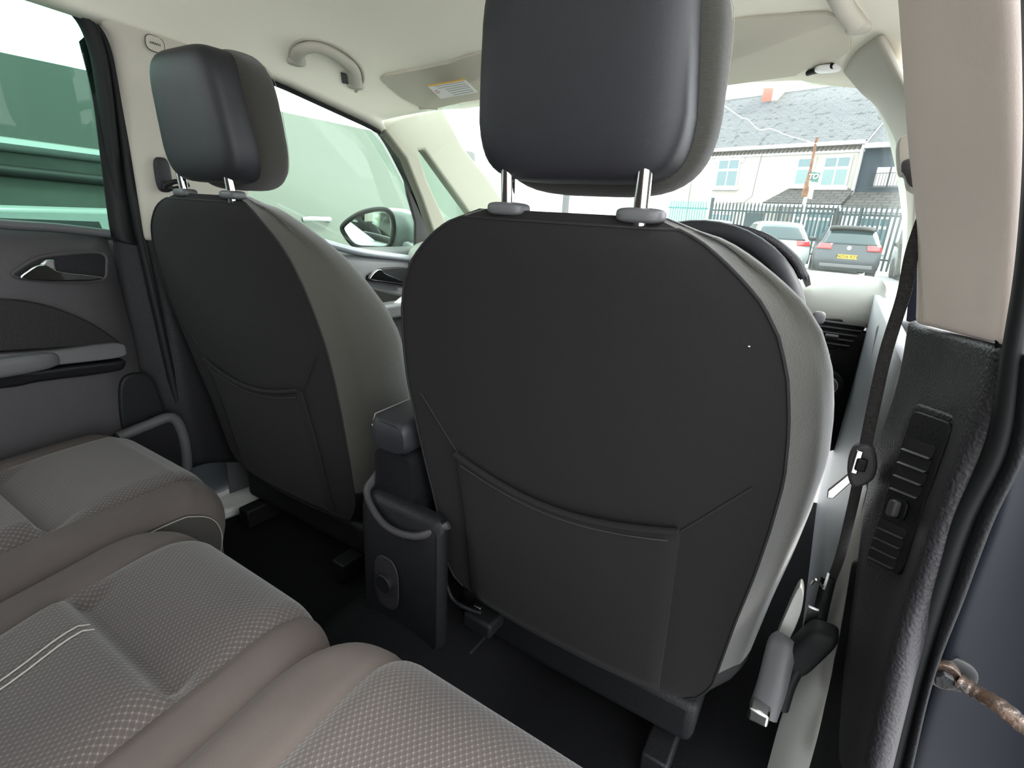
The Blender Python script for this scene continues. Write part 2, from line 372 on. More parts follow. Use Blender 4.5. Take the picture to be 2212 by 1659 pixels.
# ---- left B pillar trim (trim_1), left A pillar trim (trim_2)
def sheet(rows, name, mt_, parent=None, solid=.012, sub=1, n=6):
    rr = [cr(r, n) for r in rows]; out = []
    for k in range(len(rr[0])): out.append(cr([r[k] for r in rr], 4))
    return MB().grid(out).build(name, mt_, parent, solid=solid, off=0, sub=sub)
rows = [[lx(205, 32, -.668), lx(243, 100, -.69), lx(262, 260, -.70), lx(284, 400, -.705), lx(300, 510, -.71)],
        [lx(222, 33, -.652), lx(262, 110, -.67), lx(288, 260, -.68), lx(305, 400, -.685), lx(315, 520, -.69)],
        [lx(300, 52, -.645), lx(330, 150, -.655), lx(345, 260, -.66), lx(352, 400, -.668), lx(350, 520, -.68)],
        [lx(435, 95, -.64), lx(450, 180, -.655), lx(455, 270, -.665), lx(450, 400, -.675), lx(440, 520, -.685)],
        [lx(560, 135, -.642), lx(560, 190, -.665), lx(560, 280, -.68), lx(540, 400, -.69), lx(520, 520, -.70)]]
t1 = st(sheet(rows, 'trim_1', M_beige))
o = at(333, 95, x=-.643)
em = MB(); ring = [o+Vector((0, math.cos(a)*.024*1.0, math.sin(a)*.0165)) for a in [k*math.pi/12 for k in range(24)]]
def rr_ring(o, a, b, X, Y, n=28, e=.7):
    out = []
    for k in range(n):
        t = 2*math.pi*k/n; c, s = math.cos(t), math.sin(t); out.append(o+X*math.copysign(abs(c)**e, c)*a+Y*math.copysign(abs(s)**e, s)*b)
    return out
eX = (at(350, 100, x=-.643)-at(318, 90, x=-.643)).normalized(); eY = Vector((1, 0, 0)).cross(eX)
badge = MB().prism(rr_ring(o, .017, .014, eX, eY), (.004, 0, 0)).build('airbag_cover', M_beige, t1, bevel=.001)
MB().tube(rr_ring(o+Vector((.003, 0, 0)), .0175, .0145, eX, eY), .0008, 6, closed=True).build('cover_groove', M_dplas, t1)
text('AIRBAG', 'airbag_lettering', M_gplas, .006, frame(o+Vector((.0045, 0, 0)), eX, -eY if eY.z < 0 else eY), t1)
# lower dark part of the left B pillar
rows = [[lx(235, 470, -.735), lx(270, 700, -.735), lx(300, 900, -.735), lx(320, 1050, -.735)], [lx(300, 500, -.71), lx(345, 700, -.705), lx(388, 900, -.69), lx(420, 1010, -.68)], [lx(330, 500, -.69), lx(380, 700, -.69), lx(430, 900, -.68), lx(470, 1000, -.67)], [lx(450, 500, -.69), lx(470, 700, -.69), lx(520, 900, -.68), lx(560, 1000, -.67)], [lx(560, 540, -.70), lx(620, 700, -.70), lx(650, 900, -.70), lx(680, 1000, -.70)]]
st(sheet(rows, 'trim_3', M_plas))
MB_ = MB().tube(cr([lx(*q, -.695) for q in ((100, -25), (160, 0), (205, 35), (238, 120), (262, 260), (283, 400), (305, 520), (345, 700), (385, 880), (405, 960))], 6), .010, 8)
st(MB_.build('trim_4', M_rub))
# A pillar left: window-side leg, screen-side leg, joined head
def leg(name, pts, rad, m, sy=1, parent=None): return MB().tube(cr(pts, 6), rad, 12, sy=sy).build(name, m, parent)
def apillar(name, sgn, full=True):
    r_ = root(name, (sgn*.64, 1.3, .9))
    def f(px, py, x): p = at(px, py, x=-x); return Vector((sgn*-p.x if sgn > 0 else p.x, p.y, p.z))
    # silhouettes as closed outline prisms with rounded edges
    a = [f(*q, .655) for q in ((812, 284), (820, 262), (850, 250), (892, 240), (938, 232))]
    out = a+[f(*q, .655) for q in ((985, 318), (1040, 385), (1092, 462), (1120, 500), (1045, 500), (1000, 462), (945, 388), (900, 326), (888, 326), (905, 385), (945, 470), (970, 530), (930, 530), (895, 430), (860, 345))]
    MB().prism(out, (-sgn*-.035*(-1), 0, 0)).build('pillar_cover', M_beige_dim, r_, bevel=.011, seg=5)
    MB().tube(cr([f(*q, .628) for q in ((926, 258), (990, 322), (1045, 388), (1100, 466))], 6), .0035, 6).build('screen_seal', M_rub, r_)
    MB().tube(cr([f(*q, .640) for q in ((818, 293), (838, 296), (862, 284), (886, 268), (905, 266), (930, 246))], 5), .0015, 6).build('joint_line', M_gplas, r_)
    return r_
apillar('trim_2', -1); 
st(MB().tube([(-rail(y)[0]+.003, y, rail(y)[1]-.004) for y in [.80+.03*i for i in range(15)]], .007, 8, sy=.8).build('trim_15', M_rub))
# left lower sill (light plate in the footwell) and right sill
MBx = MB().prism([Vector(q) for q in ((-.74, .60, .11), (-.64, .60, .11), (-.62, .68, .11), (-.62, 1.0, .11), (-.74, 1.0, .11))], (0, 0, .03))
st(MBx.build('trim_5', M_lplas, bevel=.01))

# ---- right B pillar: upper cloth cover, lower grained trim, outer metalwork
def RX(px, py, x): return at(px, py, x=x)
def RY(px, py, y): return at(px, py, y=y)
rows = [[RY(1950, -60, .66), RY(1962, 100, .655), RY(1975, 300, .65), RY(1994, 480, .645), RY(1995, 600, .64), RY(1992, 700, .63)],
        [RY(1972, -60, .635), RY(1980, 100, .63), RY(1994, 300, .62), RY(2012, 480, .61), RY(2012, 600, .61), RY(2012, 706, .60)],
        [RY(1998, -60, .605), RY(2010, 100, .60), RY(2028, 300, .59), RY(2048, 480, .58), RY(2050, 600, .575), RY(2055, 716, .57)],
        [RY(2080, -60, .55), RY(2095, 100, .545), RY(2105, 300, .535), RY(2112, 480, .53), RY(2112, 600, .525), RY(2108, 730, .52)],
        [RY(2195, -60, .49), RY(2205, 100, .485), RY(2208, 300, .475), RY(2200, 480, .47), RY(2188, 600, .465), RY(2172, 747, .46)],
        [RY(2235, -60, .50), RY(2240, 100, .495), RY(2240, 300, .485), RY(2230, 480, .48), RY(2220, 600, .475), RY(2200, 755, .47)]]
st(sheet(rows, 'trim_6', M_pillar, n=6))
rows = [[RY(1975, 690, .655), RY(1958, 790, .66), RY(1935, 870, .66), RY(1905, 960, .655), RY(1885, 1060, .65), RY(1868, 1180, .64), RY(1848, 1350, .62), RY(1800, 1680, .60)],
        [RY(1994, 702, .635), RY(1985, 790, .63), RY(1975, 870, .62), RY(1940, 960, .61), RY(1905, 1060, .605), RY(1882, 1180, .60), RY(1858, 1350, .58), RY(1812, 1680, .55)],
        [RY(2030, 712, .60), RY(2030, 800, .59), RY(2010, 870, .58), RY(1970, 960, .575), RY(1928, 1080, .57), RY(1895, 1200, .565), RY(1868, 1360, .54), RY(1825, 1680, .51)],
        [RY(2105, 730, .52), RY(2095, 820, .515), RY(2072, 900, .515), RY(2045, 990, .51), RY(2000, 1110, .505), RY(1958, 1240, .50), RY(1915, 1400, .48), RY(1862, 1680, .45)],
        [RY(2172, 748, .46), RY(2150, 860, .455), RY(2110, 960, .455), RY(2065, 1060, .45), RY(2020, 1180, .445), RY(1980, 1300, .44), RY(1940, 1440, .42), RY(1885, 1680, .40)],
        [RY(2195, 760, .47), RY(2175, 870, .465), RY(2135, 970, .465), RY(2090, 1070, .46), RY(2045, 1190, .455), RY(2005, 1310, .45), RY(1962, 1450, .43), RY(1905, 1680, .41)]]
t7 = st(sheet(rows, 'trim_7', M_grain, n=6))
# air vent panel on the pillar trim
v = root('trim_8', tuple(RY(1990, 1060, .53)))
c4 = [RY(1990, 888, .555), RY(2078, 918, .500), RY(1962, 1248, .485), RY(1888, 1212, .545)]
nrm = (c4[1]-c4[0]).cross(c4[3]-c4[0]).normalized()
if nrm.dot(CAM-c4[0]) < 0: nrm = -nrm
def q4(a, b): return (c4[0]*(1-a)+c4[1]*a)*(1-b)+(c4[3]*(1-a)+c4[2]*a)*b
def rrect(a0, a1, b0, b1, r=.12, off=0, n=5):
    out = []; asp = (c4[3]-c4[0]).length/(c4[1]-c4[0]).length; rb = r/asp
    for (ca, cb, s0) in ((a1-r, b0+rb, -90), (a1-r, b1-rb, 0), (a0+r, b1-rb, 90), (a0+r, b0+rb, 180)):
        for k in range(n): t = math.radians(s0+90*k/(n-1)); out.append(q4(ca+r*math.cos(t), cb+rb*math.sin(t))+nrm*off)
    return out
MB().prism(rrect(-.12, 1.12, -.04, 1.04), nrm*.004).build('vent_surround', M_grain, v, bevel=.002)
MB().prism(rrect(0, 1, 0, 1, .14, .004), nrm*.003).build('vent_plate', M_plas, v, bevel=.001)
for (b0, b1) in ((.16, .50), (.70, .98)):
    for k in range(4):
        ba = b0+(b1-b0)*k/4; bb = b0+(b1-b0)*(k+.84)/4
        MB().prism(rrect(.10, .84, ba, bb, .04, .0072), -nrm*.001).build('vent_slot', M_seam, v, smooth=False)
        bb2 = b0+(b1-b0)*(k+.96)/4
        MB().prism([q4(.10, bb)+nrm*.007, q4(.84, bb)+nrm*.007, q4(.84, bb2)+nrm*.009, q4(.10, bb2)+nrm*.009], nrm*.0012).build('vent_blade', M_dplas, v, smooth=False, bevel=.0005)
MB().prism(rrect(.30, .70, .535, .665, .1, .007), nrm*.002).build('adjuster_base', M_rub, v, bevel=.001)
MB().prism(rrect(.40, .60, .545, .655, .06, .009), nrm*.006).build('adjuster_wheel', M_dplas, v, bevel=.002)
# door seals and painted body edge on the right
def strip(name, a, b, ya, yb, m, **k):
    A = cr([RY(*q, ya) for q in a], 6); B = cr([RY(*q, yb) for q in b], 6)
    mid = [(p+q)/2+Vector((-.002, -.010, 0)) for p, q in zip(A, B)]
    return st(MB().grid([A, mid, B]).build(name, m, solid=.006, off=0, sub=1))
strip('trim_9', ((2208, -60), (2214, 300), (2196, 560), (2165, 760), (2130, 960), (2050, 1120), (1990, 1290), (1945, 1450), (1885, 1690)),
      ((2250, -60), (2250, 300), (2245, 560), (2215, 760), (2185, 960), (2110, 1120), (2052, 1290), (2005, 1450), (1945, 1690)), .45, .44, M_rub)
strip('trim_10', ((2200, 760), (2178, 960), (2105, 1120), (2048, 1290), (2000, 1450), (1940, 1690)), ((2240, 760), (2222, 960), (2150, 1120), (2085, 1290), (2015, 1470), (1965, 1690)), .447, .43, M_plas)
# painted jamb
jb = [[RY(2120, 700, .46), RY(2400, 700, .52)], [RY(2180, 1000, .46), RY(2400, 1000, .53)], [RY(2060, 1260, .46), RY(2400, 1260, .54)], [RY(2000, 1470, .47), RY(2400, 1470, .55)], [RY(1930, 1700, .48), RY(2400, 1700, .56)], [RY(1880, 1950, .50), RY(2400, 1950, .57)]]
body = st(MB().grid([cr([r[0], (r[0]+r[1])/2+Vector((0, .025, 0)), r[1]], 6) for r in jb]).build('wall_right', M_navy, solid=.01, sub=2))
ck = thing('door_check_strap', 'greasy black check strap bolted to the navy door jamb', 'door hinge', tuple(RY(2035, 1450, .46)))
c0 = RY(2036, 1452, .462)
MB().cyl(c0+Vector((0, -.006, 0)), c0+Vector((0, .01, 0)), .0115, 24).build('washer', M_grease, ck, bevel=.001)
MB().cyl(c0+Vector((0, -.012, 0)), c0+Vector((0, 0, 0)), .007, 6).build('bolt_head', M_plas, ck, bevel=.001)
sp_ = cr([RY(2070, 1470, .455), RY(2110, 1495, .45), RY(2160, 1525, .44), RY(2215, 1570, .43), RY(2290, 1620, .42)], 6)
MB().tube(sp_, [.0085+.0006*math.sin(i*2.3) for i in range(len(sp_))], 8, sy=.45).build('strap', M_grease, ck)
MB().blob(c0+Vector((.006, .006, -.002)), (.034, .010, .030), .8).build('grease_boot', M_rub, ck)
# right sill and lower pillar base
rows = [[RY(1868, 1040, .75), RY(1838, 1130, .74), RY(1808, 1240, .72), RY(1760, 1400, .70), RY(1700, 1530, .66), RY(1655, 1690, .60)],
        [RY(1885, 1050, .70), RY(1862, 1140, .69), RY(1835, 1250, .67), RY(1800, 1400, .65), RY(1745, 1530, .62), RY(1700, 1690, .56)],
        [RY(1915, 1060, .66), RY(1900, 1150, .66), RY(1868, 1260, .65), RY(1835, 1400, .63), RY(1795, 1530, .60), RY(1760, 1690, .54)]]
st(sheet(rows, 'trim_11', M_lplas))
rows = [[RY(1850, 1200, .66), RY(1815, 1400, .64), RY(1770, 1550, .61), RY(1735, 1700, .55)],
        [RY(1890, 1210, .62), RY(1860, 1400, .60), RY(1840, 1550, .56), RY(1810, 1700, .50)],
        [RY(1960, 1260, .60), RY(1930, 1400, .58), RY(1900, 1550, .54), RY(1880, 1700, .47)]]
st(sheet(rows, 'trim_12', M_plas))

# ---- right A pillar and right front door
r_ = root('trim_13', (.62, 1.2, 1.0))
rows = [[onceil(1822, 150, .003), onceil(1862, 196, .003), RY(1895, 225, 1.30), RY(1925, 300, 1.38), RY(1945, 400, 1.50), RY(1955, 500, 1.62), RY(1948, 598, 1.70)],
        [onceil(1850, 110, .003), RY(1890, 180, 1.15), RY(1920, 235, 1.20), RY(1945, 300, 1.28), RY(1960, 400, 1.40), RY(1964, 500, 1.52), RY(1958, 615, 1.6)],
        [onceil(1905, 70, .003), RY(1950, 160, 1.03), RY(1985, 235, 1.02), RY(1990, 300, 1.10), RY(1985, 400, 1.22), RY(1978, 500, 1.34), RY(1970, 630, 1.42)]]
sheet(rows, 'pillar_cover', M_beige, r_)
MB().tube(cr([RY(1903, 222, 1.27), RY(1925, 234, 1.18), RY(1955, 237, 1.1), RY(1984, 233, 1.0)], 5), .0015, 6).build('joint_line', M_gplas, r_)
MB().tube(cr([RY(1940, 600, 1.71), RY(1950, 560, 1.68), RY(1953, 520, 1.64)], 5), .012, 8).build('screen_seal', M_rub, r_)
d3 = root('door_3', (.72, 1.0, .09))
rows = [[RY(1900, 700, 1.12), RY(1880, 800, 1.10), RY(1862, 900, 1.05), RY(1845, 1000, .98), RY(1830, 1100, .9)],
        [RY(1925, 692, 1.08), RY(1918, 800, 1.05), RY(1900, 900, .98), RY(1880, 1000, .92), RY(1870, 1100, .86)],
        [RY(1985, 690, .98), RY(1965, 800, .95), RY(1940, 900, .92), RY(1900, 1000, .88), RY(1880, 1100, .84)]]
sheet(rows, 'door_card', M_dgrey2, d3)
MB().prism([RY(*q, .95) for q in ((1975, 480), (2010, 440), (2015, 700), (1955, 695))], (.02, .01, 0)).build('door_frame', M_navy, d3, bevel=.002)
def card_r(y, k): return Vector((.735-.02*k, y, -.05+.85*k))
MB().grid([[card_r(.69+1.17*j/8, k/8) for j in range(9)] for k in range(9)]).build('door_inner', M_dgrey2, d3, solid=.02)
rc = cr([RY(*q, .92) for q in ((1930, 735), (1950, 718), (1972, 722), (1985, 745), (1968, 780), (1935, 780), (1926, 765))], 4, True)
MB().prism(rc, (0, .012, 0)).build('handle_recess', M_rub, d3, bevel=.002)
MB().tube(cr([RY(*q, .905) for q in ((1975, 722), (1966, 740), (1960, 762), (1966, 782))], 4), .006, 8).build('door_handle', M_chrome, d3)
MB().blob(RY(1940, 748, .90), (.025, .012, .018), .6).build('lock_button', M_rub, d3)
MB().tube(cr([RY(*q, .88) for q in ((1990, 812), (1950, 820), (1915, 850), (1895, 890))], 5), .014, 10).build('pull_handle', M_silver, d3)
MB().prism([RY(*q, .85) for q in ((1890, 925), (1925, 915), (1920, 990), (1880, 985))], (0, .02, 0)).build('switch_plate', M_lplas, d3, bevel=.003)
MB().box(RY(1905, 942, .845), (.025, .008, .012)).build('window_switch', M_steel, d3, bevel=.002)
MB().prism(cr([RY(*q, .9) for q in ((1905, 860), (1960, 835), (1960, 930), (1895, 930))], 3, True), (0, .02, 0)).build('armrest_recess', M_seam, d3)

# ================================================================== SEATS
CX_ = .356
W_T = [(.26, .20), (.29, .236), (.33, .258), (.40, .264), (.47, .270), (.55, .279), (.62, .284), (.69, .286), (.75, .279), (.80, .268), (.84, .252), (.87, .230), (.895, .20), (.915, .17), (.928, .14), (.936, .10)]
YR_T = [(.26, .625), (.29, .606), (.35, .598), (.45, .582), (.55, .562), (.65, .541), (.75, .518), (.83, .499), (.88, .488), (.905, .484), (.92, .486), (.93, .49), (.936, .50)]
D_T = [(.26, .09), (.29, .14), (.35, .17), (.55, .19), (.70, .18), (.75, .165), (.83, .125), (.87, .10), (.91, .075), (.93, .05), (.936, .03)]
def smooth_tab(tab, t):
    d = .008; return (interp(tab, t-d)+interp(tab, t)*2+interp(tab, t+d))/4
def yrear(x, z):   # y of the rear surface at lateral offset x from the seat centre
    w = smooth_tab(W_T, z); return smooth_tab(YR_T, z)+.022*(min(1, abs(x)/w))**3
zs = [.26+.02*i for i in range(31)]+[.87, .88, .89, .90, .908, .915, .921, .926, .930, .933, .936]
SEAMF = .90
def section(z):
    w = smooth_tab(W_T, z); yr = smooth_tab(YR_T, z); d = smooth_tab(D_T, z); out = []
    back = []; N = 14
    for k in range(N+1):
        s = -1+2*k/N; x = s*SEAMF*w; back.append(Vector((x, yr+.022*abs(s*SEAMF)**3, z)))
    s1 = [(SEAMF*w, yr+.022*SEAMF**3), (w*.965, yr+.034+.01), (w*1.0, yr+.06*min(1, d/.12)), (w*1.03, yr+d*.62), (w*1.0, yr+d*.93), (w*.90, yr+d), (w*.76, yr+d*.90), (w*.60, yr+d*.68), (w*.30, yr+d*.60), (0, yr+d*.58)]
    if d < .06: s1 = [(SEAMF*w, yr+.016), (w*.97, yr+.02+.1*d), (w, yr+d*.5), (w*1.0, yr+d*.7), (w*.97, yr+d*.85), (w*.90, yr+d*.95), (w*.76, yr+d), (w*.60, yr+d), (w*.3, yr+d), (0, yr+d)]
    rt = cr([Vector((a, b, z)) for a, b in s1], 3)
    lf = [Vector((-p.x, p.y, z)) for p in rt]
    return back, rt+lf[::-1][1:]
bk_rows, bo_rows = [], []
for z in zs:
    b, o_ = section(z); bk_rows.append(b); bo_rows.append(o_)
PANEL_LO, PANEL_HI = 2, 36
def build_seat():
    s = thing('front_seat', 'front seat', 'car seat', (CX_, .56, .10))
    off = Vector((CX_, 0, 0))
    tr = lambda rows: [[p+off for p in r] for r in rows]
    MB().grid(tr(bk_rows)).build('back_panel', M_fab, s, weld=True)
    lo = [i for i, z in enumerate(zs) if z <= .365][-1]
    MB().grid(tr(bo_rows[:lo+1])).build('lower_cover', M_plas, s)
    mb = MB().grid(tr(bo_rows[lo:])); full = tr([bk_rows[-1]+bo_rows[-1][1:-1]])[0]; mb.add(full, [tuple(range(len(full)))])
    full = tr([bk_rows[0]+bo_rows[0][1:-1]])[0]; mb.add(full, [tuple(range(len(full)))])
    mb.build('bolster', M_fab_lit, s)
    # seam around the rear panel
    seam = [r[0] for r in bk_rows[1:-3]]+[p+Vector((0, -.0, 0)) for p in bk_rows[-4][1:-1]]+[r[-1] for r in bk_rows[1:-3]][::-1]
    MB().tube([p+off+Vector((0, -.0008, 0)) for p in seam], .0016, 6).build('seam', M_seam, s)
    # map pocket follows the rear surface
    def pt(x, z, o=.005): return Vector((CX_+x, yrear(x, z)-o, z))
    def ptop(x): return .588-.030*math.sin(math.pi*min(1, max(0, (x+.165)/.33)))
    rows = []
    for i in range(15):
        k = i/14; rows.append([pt(-.165+.33*j/16, .285+(ptop(-.165+.33*j/16)-.285)*k, .003+.006*k*math.sin(math.pi*j/16)) for j in range(17)])
    MB().grid(rows).build('map_pocket', M_fab, s, solid=.003, off=-1)
    MB().tube([pt(-.165+.33*j/16, ptop(-.165+.33*j/16)+.002, .009+.004*math.sin(math.pi*j/16)) for j in range(17)], .0045, 8, sy=.8).build('pocket_hem', M_fab, s)
    MB().tube([pt(-.155+.31*j/16, ptop(-.155+.31*j/16)-.012, .0115) for j in range(17)], .0006, 5).build('pocket_stitch', M_thread if False else M_dplas, s)
    for sg in (-1, 1):
        MB().tube([pt(sg*.165, z, .003) for z in [.285+.0125*i for i in range(25)]], .0014, 6).build('pocket_seam', M_seam, s)
        MB().tube([pt(sg*(.165+.075*((z-.585)/.10)), z, .001) for z in [.585+.0125*i for i in range(8)]], .0012, 6).build('pocket_seam', M_seam, s)
    # seat cushion, frame and rails below
    def cush(p): p = p.copy(); p.z += .03*p.y; return p
    MB().blob((CX_+.01, .90, .34), (.50, .50, .17), .35, fn=cush).build('seat_cushion', M_fab_lit, s)
    MB().box((CX_, .86, .22), (.44, .44, .08)).build('seat_frame', M_plas, s, bevel=.015)
    for sg in (-1, 1): MB().box((CX_+sg*.18, .88, .145), (.04, .56, .05)).build('slide_rail', M_plas, s, bevel=.004)
    # head restraint: posts, collars, padded block, front cushion
    for sg in (-1, 1):
        x = CX_+.014+sg*.075
        MB().cyl((x, .502, .925), (x, .492, 1.03), .0075, 20).build('headrest_post', M_chrome, s)
        MB().blob((x, .502, .937), (.046, .030, .014), .55).build('post_collar', M_gplas, s)
    def tp(p):
        q = p.copy(); k = (p.z+.1)/.2; q.x *= 1.0-.17*max(0, k-.3); q.y += .25*(0)-.10*p.z; return q
    MB().blob((CX_+.012, .512, 1.065), (.222, .082, .200), .42, 40, 24, tp).build('headrest_block', M_leath, s)
    def tp2(p):
        q = p.copy(); k = (p.z+.1)/.2; q.x *= 1.0-.06*max(0, k-.3); q.y += -.12*p.z+.10*(p.x**2)/.1*(-.2); return q
    hc = MB().blob((CX_+.014, .552, 1.062), (.246, .076, .214), .56, 40, 24, tp2).build('headrest_cushion', M_knit, s)
    st_ = []
    for k in range(28):
        a = -math.pi*.62+math.pi*1.24*k/27; st_.append(Vector((CX_+.014+.119*math.copysign(abs(math.cos(a))**.5, math.cos(a)), .572+(-.12)*(.096*math.copysign(abs(math.sin(a))**.5, math.sin(a))), 1.062+.096*math.copysign(abs(math.sin(a))**.5, math.sin(a)))))
    MB().tube(st_, .0004, 5).build('headrest_stitch', M_thread, hc)
    return s
def copy_tree(o, parent=None):
    c = o.copy(); C.objects.link(c)
    if parent is not None: inv = o.matrix_parent_inverse.copy(); c.parent = parent; c.matrix_parent_inverse = inv
    for ch in [q for q in bpy.data.objects if q.parent == o]: copy_tree(ch, c)
    return c
bpy.context.view_layer.update()
driver = build_seat()
driver['label'] = 'charcoal driver seat at the steering wheel, its back filling the centre'; driver['group'] = 'front seats'
passenger = copy_tree(driver)
passenger.location = (-.376, .588, .10)
for q in bpy.data.objects:
    if q.parent == passenger and q.name.startswith(('headrest_post', 'post_collar')): q.location.x += .010
    if q.parent == passenger and q.name.startswith(('headrest_block', 'headrest_cushion')): q.location.x += .022; q.location.z -= .009
passenger['label'] = 'dark grey front passenger seat on the left, partly behind the driver seat'
lp = RY(1620, 746, .515); MB().blob((lp.x, yrear(lp.x-CX_, lp.z)-.001, lp.z), (.0022, .0010, .0014), .9, 8, 6).build('lint_speck', M_lplas, driver)
# extra hardware seen only on the outer side of the driver seat
s = driver
MB().tube(cr([RY(1648, 1540, .56), RY(1668, 1480, .57), RY(1688, 1400, .59), RY(1700, 1385, .60)], 5), .016, 12, sy=.5).build('recliner_lever', M_gplas, s)
MB().prism(cr([RY(*q, .62) for q in ((1722, 1275), (1735, 1285), (1728, 1330), (1700, 1390), (1672, 1400), (1680, 1370))], 4, True), (0, .02, 0)).build('side_shield', M_lplas, s, bevel=.003)
MB().box(RY(1640, 1538, .55), (.022, .02, .018)).build('lever_tip', M_steel, s, bevel=.003)
MB().tube(cr([RY(960, 1250, .60), RY(975, 1290, .60), RY(1000, 1310, .60), RY(1040, 1325, .61)], 4), .004, 8).build('cover_clip', M_plas, s)
MB().box(RY(1045, 1335, .62), (.06, .05, .03)).build('rail_end', M_rub, s, bevel=.006)
MB().box(RY(1032, 1312, .60), (.014, .006, .006)).build('rail_clip', M_steel, s, bevel=.001)

# ---- rear seat cushions
def rear_cushion(name, x0, x1, yf, label, cat_, crease, bl, br, stitch=None, zt=.452):
    cx = (x0+x1)/2; hw = (x1-x0)/2
    t = thing(name, label, cat_, (cx, 0, .12), 'rear seats')
    MB().blob((cx, -.47, .76), (x1-x0-.01, .15, .66), .35, fn=lambda p: Vector((p.x, p.y-.25*p.z, p.z))).build('backrest', M_suede, t)
    prof = cr([(-.30, .39), (-.15, .405), (0, .42), (.12, .436), (.20, .448), (yf-.075, zt+.004), (yf-.04, zt-.003), (yf-.012, zt-.024), (yf, zt-.058), (yf-.006, zt-.10), (yf-.03, zt-.16), (yf-.05, zt-.26)], 7) if False else cr([Vector((0, a, b)) for a, b in ((-.30, zt-.065), (-.15, zt-.05), (0, zt-.032), (.12, zt-.015), (.20, zt-.006), (yf-.075, zt), (yf-.04, zt-.006), (yf-.012, zt-.026), (yf, zt-.060), (yf-.006, zt-.10), (yf-.03, zt-.16), (yf-.05, zt-.26))], 8)
    def surf(u, p):
        au = abs(u); z = p.z; y = p.y
        z -= .018*au**14+.005*au**4; x = cx+u*hw-math.copysign(.006*max(0, (zt-p.z)/.2), u)
        y -= .035*au**9 if y > yf-.08 else .035*au**9*max(0, (y-(yf-.18))/.10)
        ul, ur = -1+bl/hw, 1-br/hw
        if y > -.3:
            for ub in (ul, ur): z -= .0045*math.exp(-((u-ub)*hw/.007)**2)
            if ul < u < ur:
                ed = min(1, min(u-ul, ur-u)/.12); z += .006*ed*(1-.0)
                dy = y-crease; z -= ed*(.028*math.exp(-(dy/.009)**2) if dy < 0 else .028*math.exp(-(dy/.04)**2))
                if dy < 0: z += .009*math.exp(-((dy+.03)/.04)**2)*ed
        return Vector((x, y, z))
    def part(nm, ua, ub, n, m):
        rows = [[surf(ua+(ub-ua)*j/n, p) for j in range(n+1)] for p in prof]
        return MB().grid(rows).build(nm, m, t)
    ul, ur = -1+bl/hw, 1-br/hw
    part('side_band', -1, ul, 14, M_suede); part('side_band', ur, 1, 14, M_suede)
    part('woven_panel', ul, ur, 60, M_weave)
    for sg in (-1, 1):   # flanks
        rows = []
        for p in prof:
            a = surf(sg, p); rows.append([a, a+Vector((0, 0, -.012)), Vector((a.x, a.y, min(a.z-.02, .30))), Vector((a.x, a.y, .19))])
        MB().grid(rows).build('flank', M_side, t)
    if stitch:
        for dx in (-.006, .006):
            pts = [surf((stitch+dx)/hw, p)+Vector((0, 0, .0012)) for p in prof if p.y < crease-.006 and p.z > .3]
            MB().tube(pts, .0009, 5).build('stitching', M_thread, t)
    return t, surf, prof
A_, sA, pA = rear_cushion('rear_seat', .203, .64, .343, 'brown-grey right rear seat in the bottom foreground, partly out of frame', 'car seat', -.05, .088, .075, 0, zt=.476)
B_, sB, pB = rear_cushion('rear_seat', -.198, .200, .335, 'middle rear seat with two pale parallel stitch lines', 'car seat', .165, .085, .058, -.02, zt=.463)
C_, sC, pC = rear_cushion('rear_seat', -.64, -.202, .432, 'dark left rear seat under the rear door, front edge furthest forward', 'car seat', .20, .07, .085, -.03, zt=.462)
pts = [sC(1, p)+Vector((.0012, 0, -.004)) for p in pC if p.z > .30 and p.y > -.1]
MB().tube(pts, .0009, 5).build('edge_stitching', M_thread, C_)
base = MB().box((0, -.05, .20), (1.30, .55, .16)); st(base.build('trim_14', M_carpet, bevel=.02))

# ---- centre console (rear end)
cc = thing('centre_console', 'black centre console with a leather armrest between the front seats', 'console', (.07, .8, .10))
def cbox(rows, name, m, **k): return MB().grid(rows, cu=True, cap=True).build(name, m, cc, **k)
def crow(y, x0, x1, z0, z1, r=.02): 
    out = []
    for cx, cz, s0 in ((x1-r, z1-r, 0), (x0+r, z1-r, 90), (x0+r, z0+r, 180), (x1-r, z0+r, 270)):
        for k in range(5): t = math.radians(s0+90*k/4); out.append(Vector((cx+r*math.cos(t), y, cz+r*math.sin(t))))
    return out
CY0 = .56
x0, x1 = -.003, .082
cbox([crow(CY0, x0+.005, x1-.005, .545, .595), crow(CY0+.01, x0, x1, .541, .602), crow(.75, x0, x1, .541, .608), crow(.95, x0, x1, .541, .608), crow(.98, x0+.01, x1-.01, .545, .60)], 'armrest_lid', M_leath)
cbox([crow(CY0+.012, x0, x1, .43, .538), crow(CY0+.02, x0, x1, .42, .540), crow(1.3, x0, x1, .42, .540)], 'armrest_box', M_plas)
cbox([crow(CY0-.012, x0-.010, .158, .19, .445), crow(CY0+.0, x0-.016, .165, .185, .455), crow(CY0+.015, x0-.016, .160, .185, .455), crow(CY0+.02, x0-.016, .085, .185, .455), crow(1.33, x0-.016, .085, .185, .455)], 'console_body', M_plas)
MB().tube(cr([Vector(q) for q in ((-.012, CY0+.06, .49), (-.015, CY0+.02, .465), (.0, CY0-.012, .452), (.06, CY0-.03, .425), (.12, CY0-.02, .422), (.165, CY0+.01, .445))], 6), .006, 8, sy=1.6).build('lip', M_dplas, cc)
MB().tube([(x0+.01, CY0-.001, .582), (x0+.006, CY0+.01, .599), (x0+.006, .75, .605), (x0+.006, .93, .605)], .001, 5).build('lid_stitch', M_thread, cc)
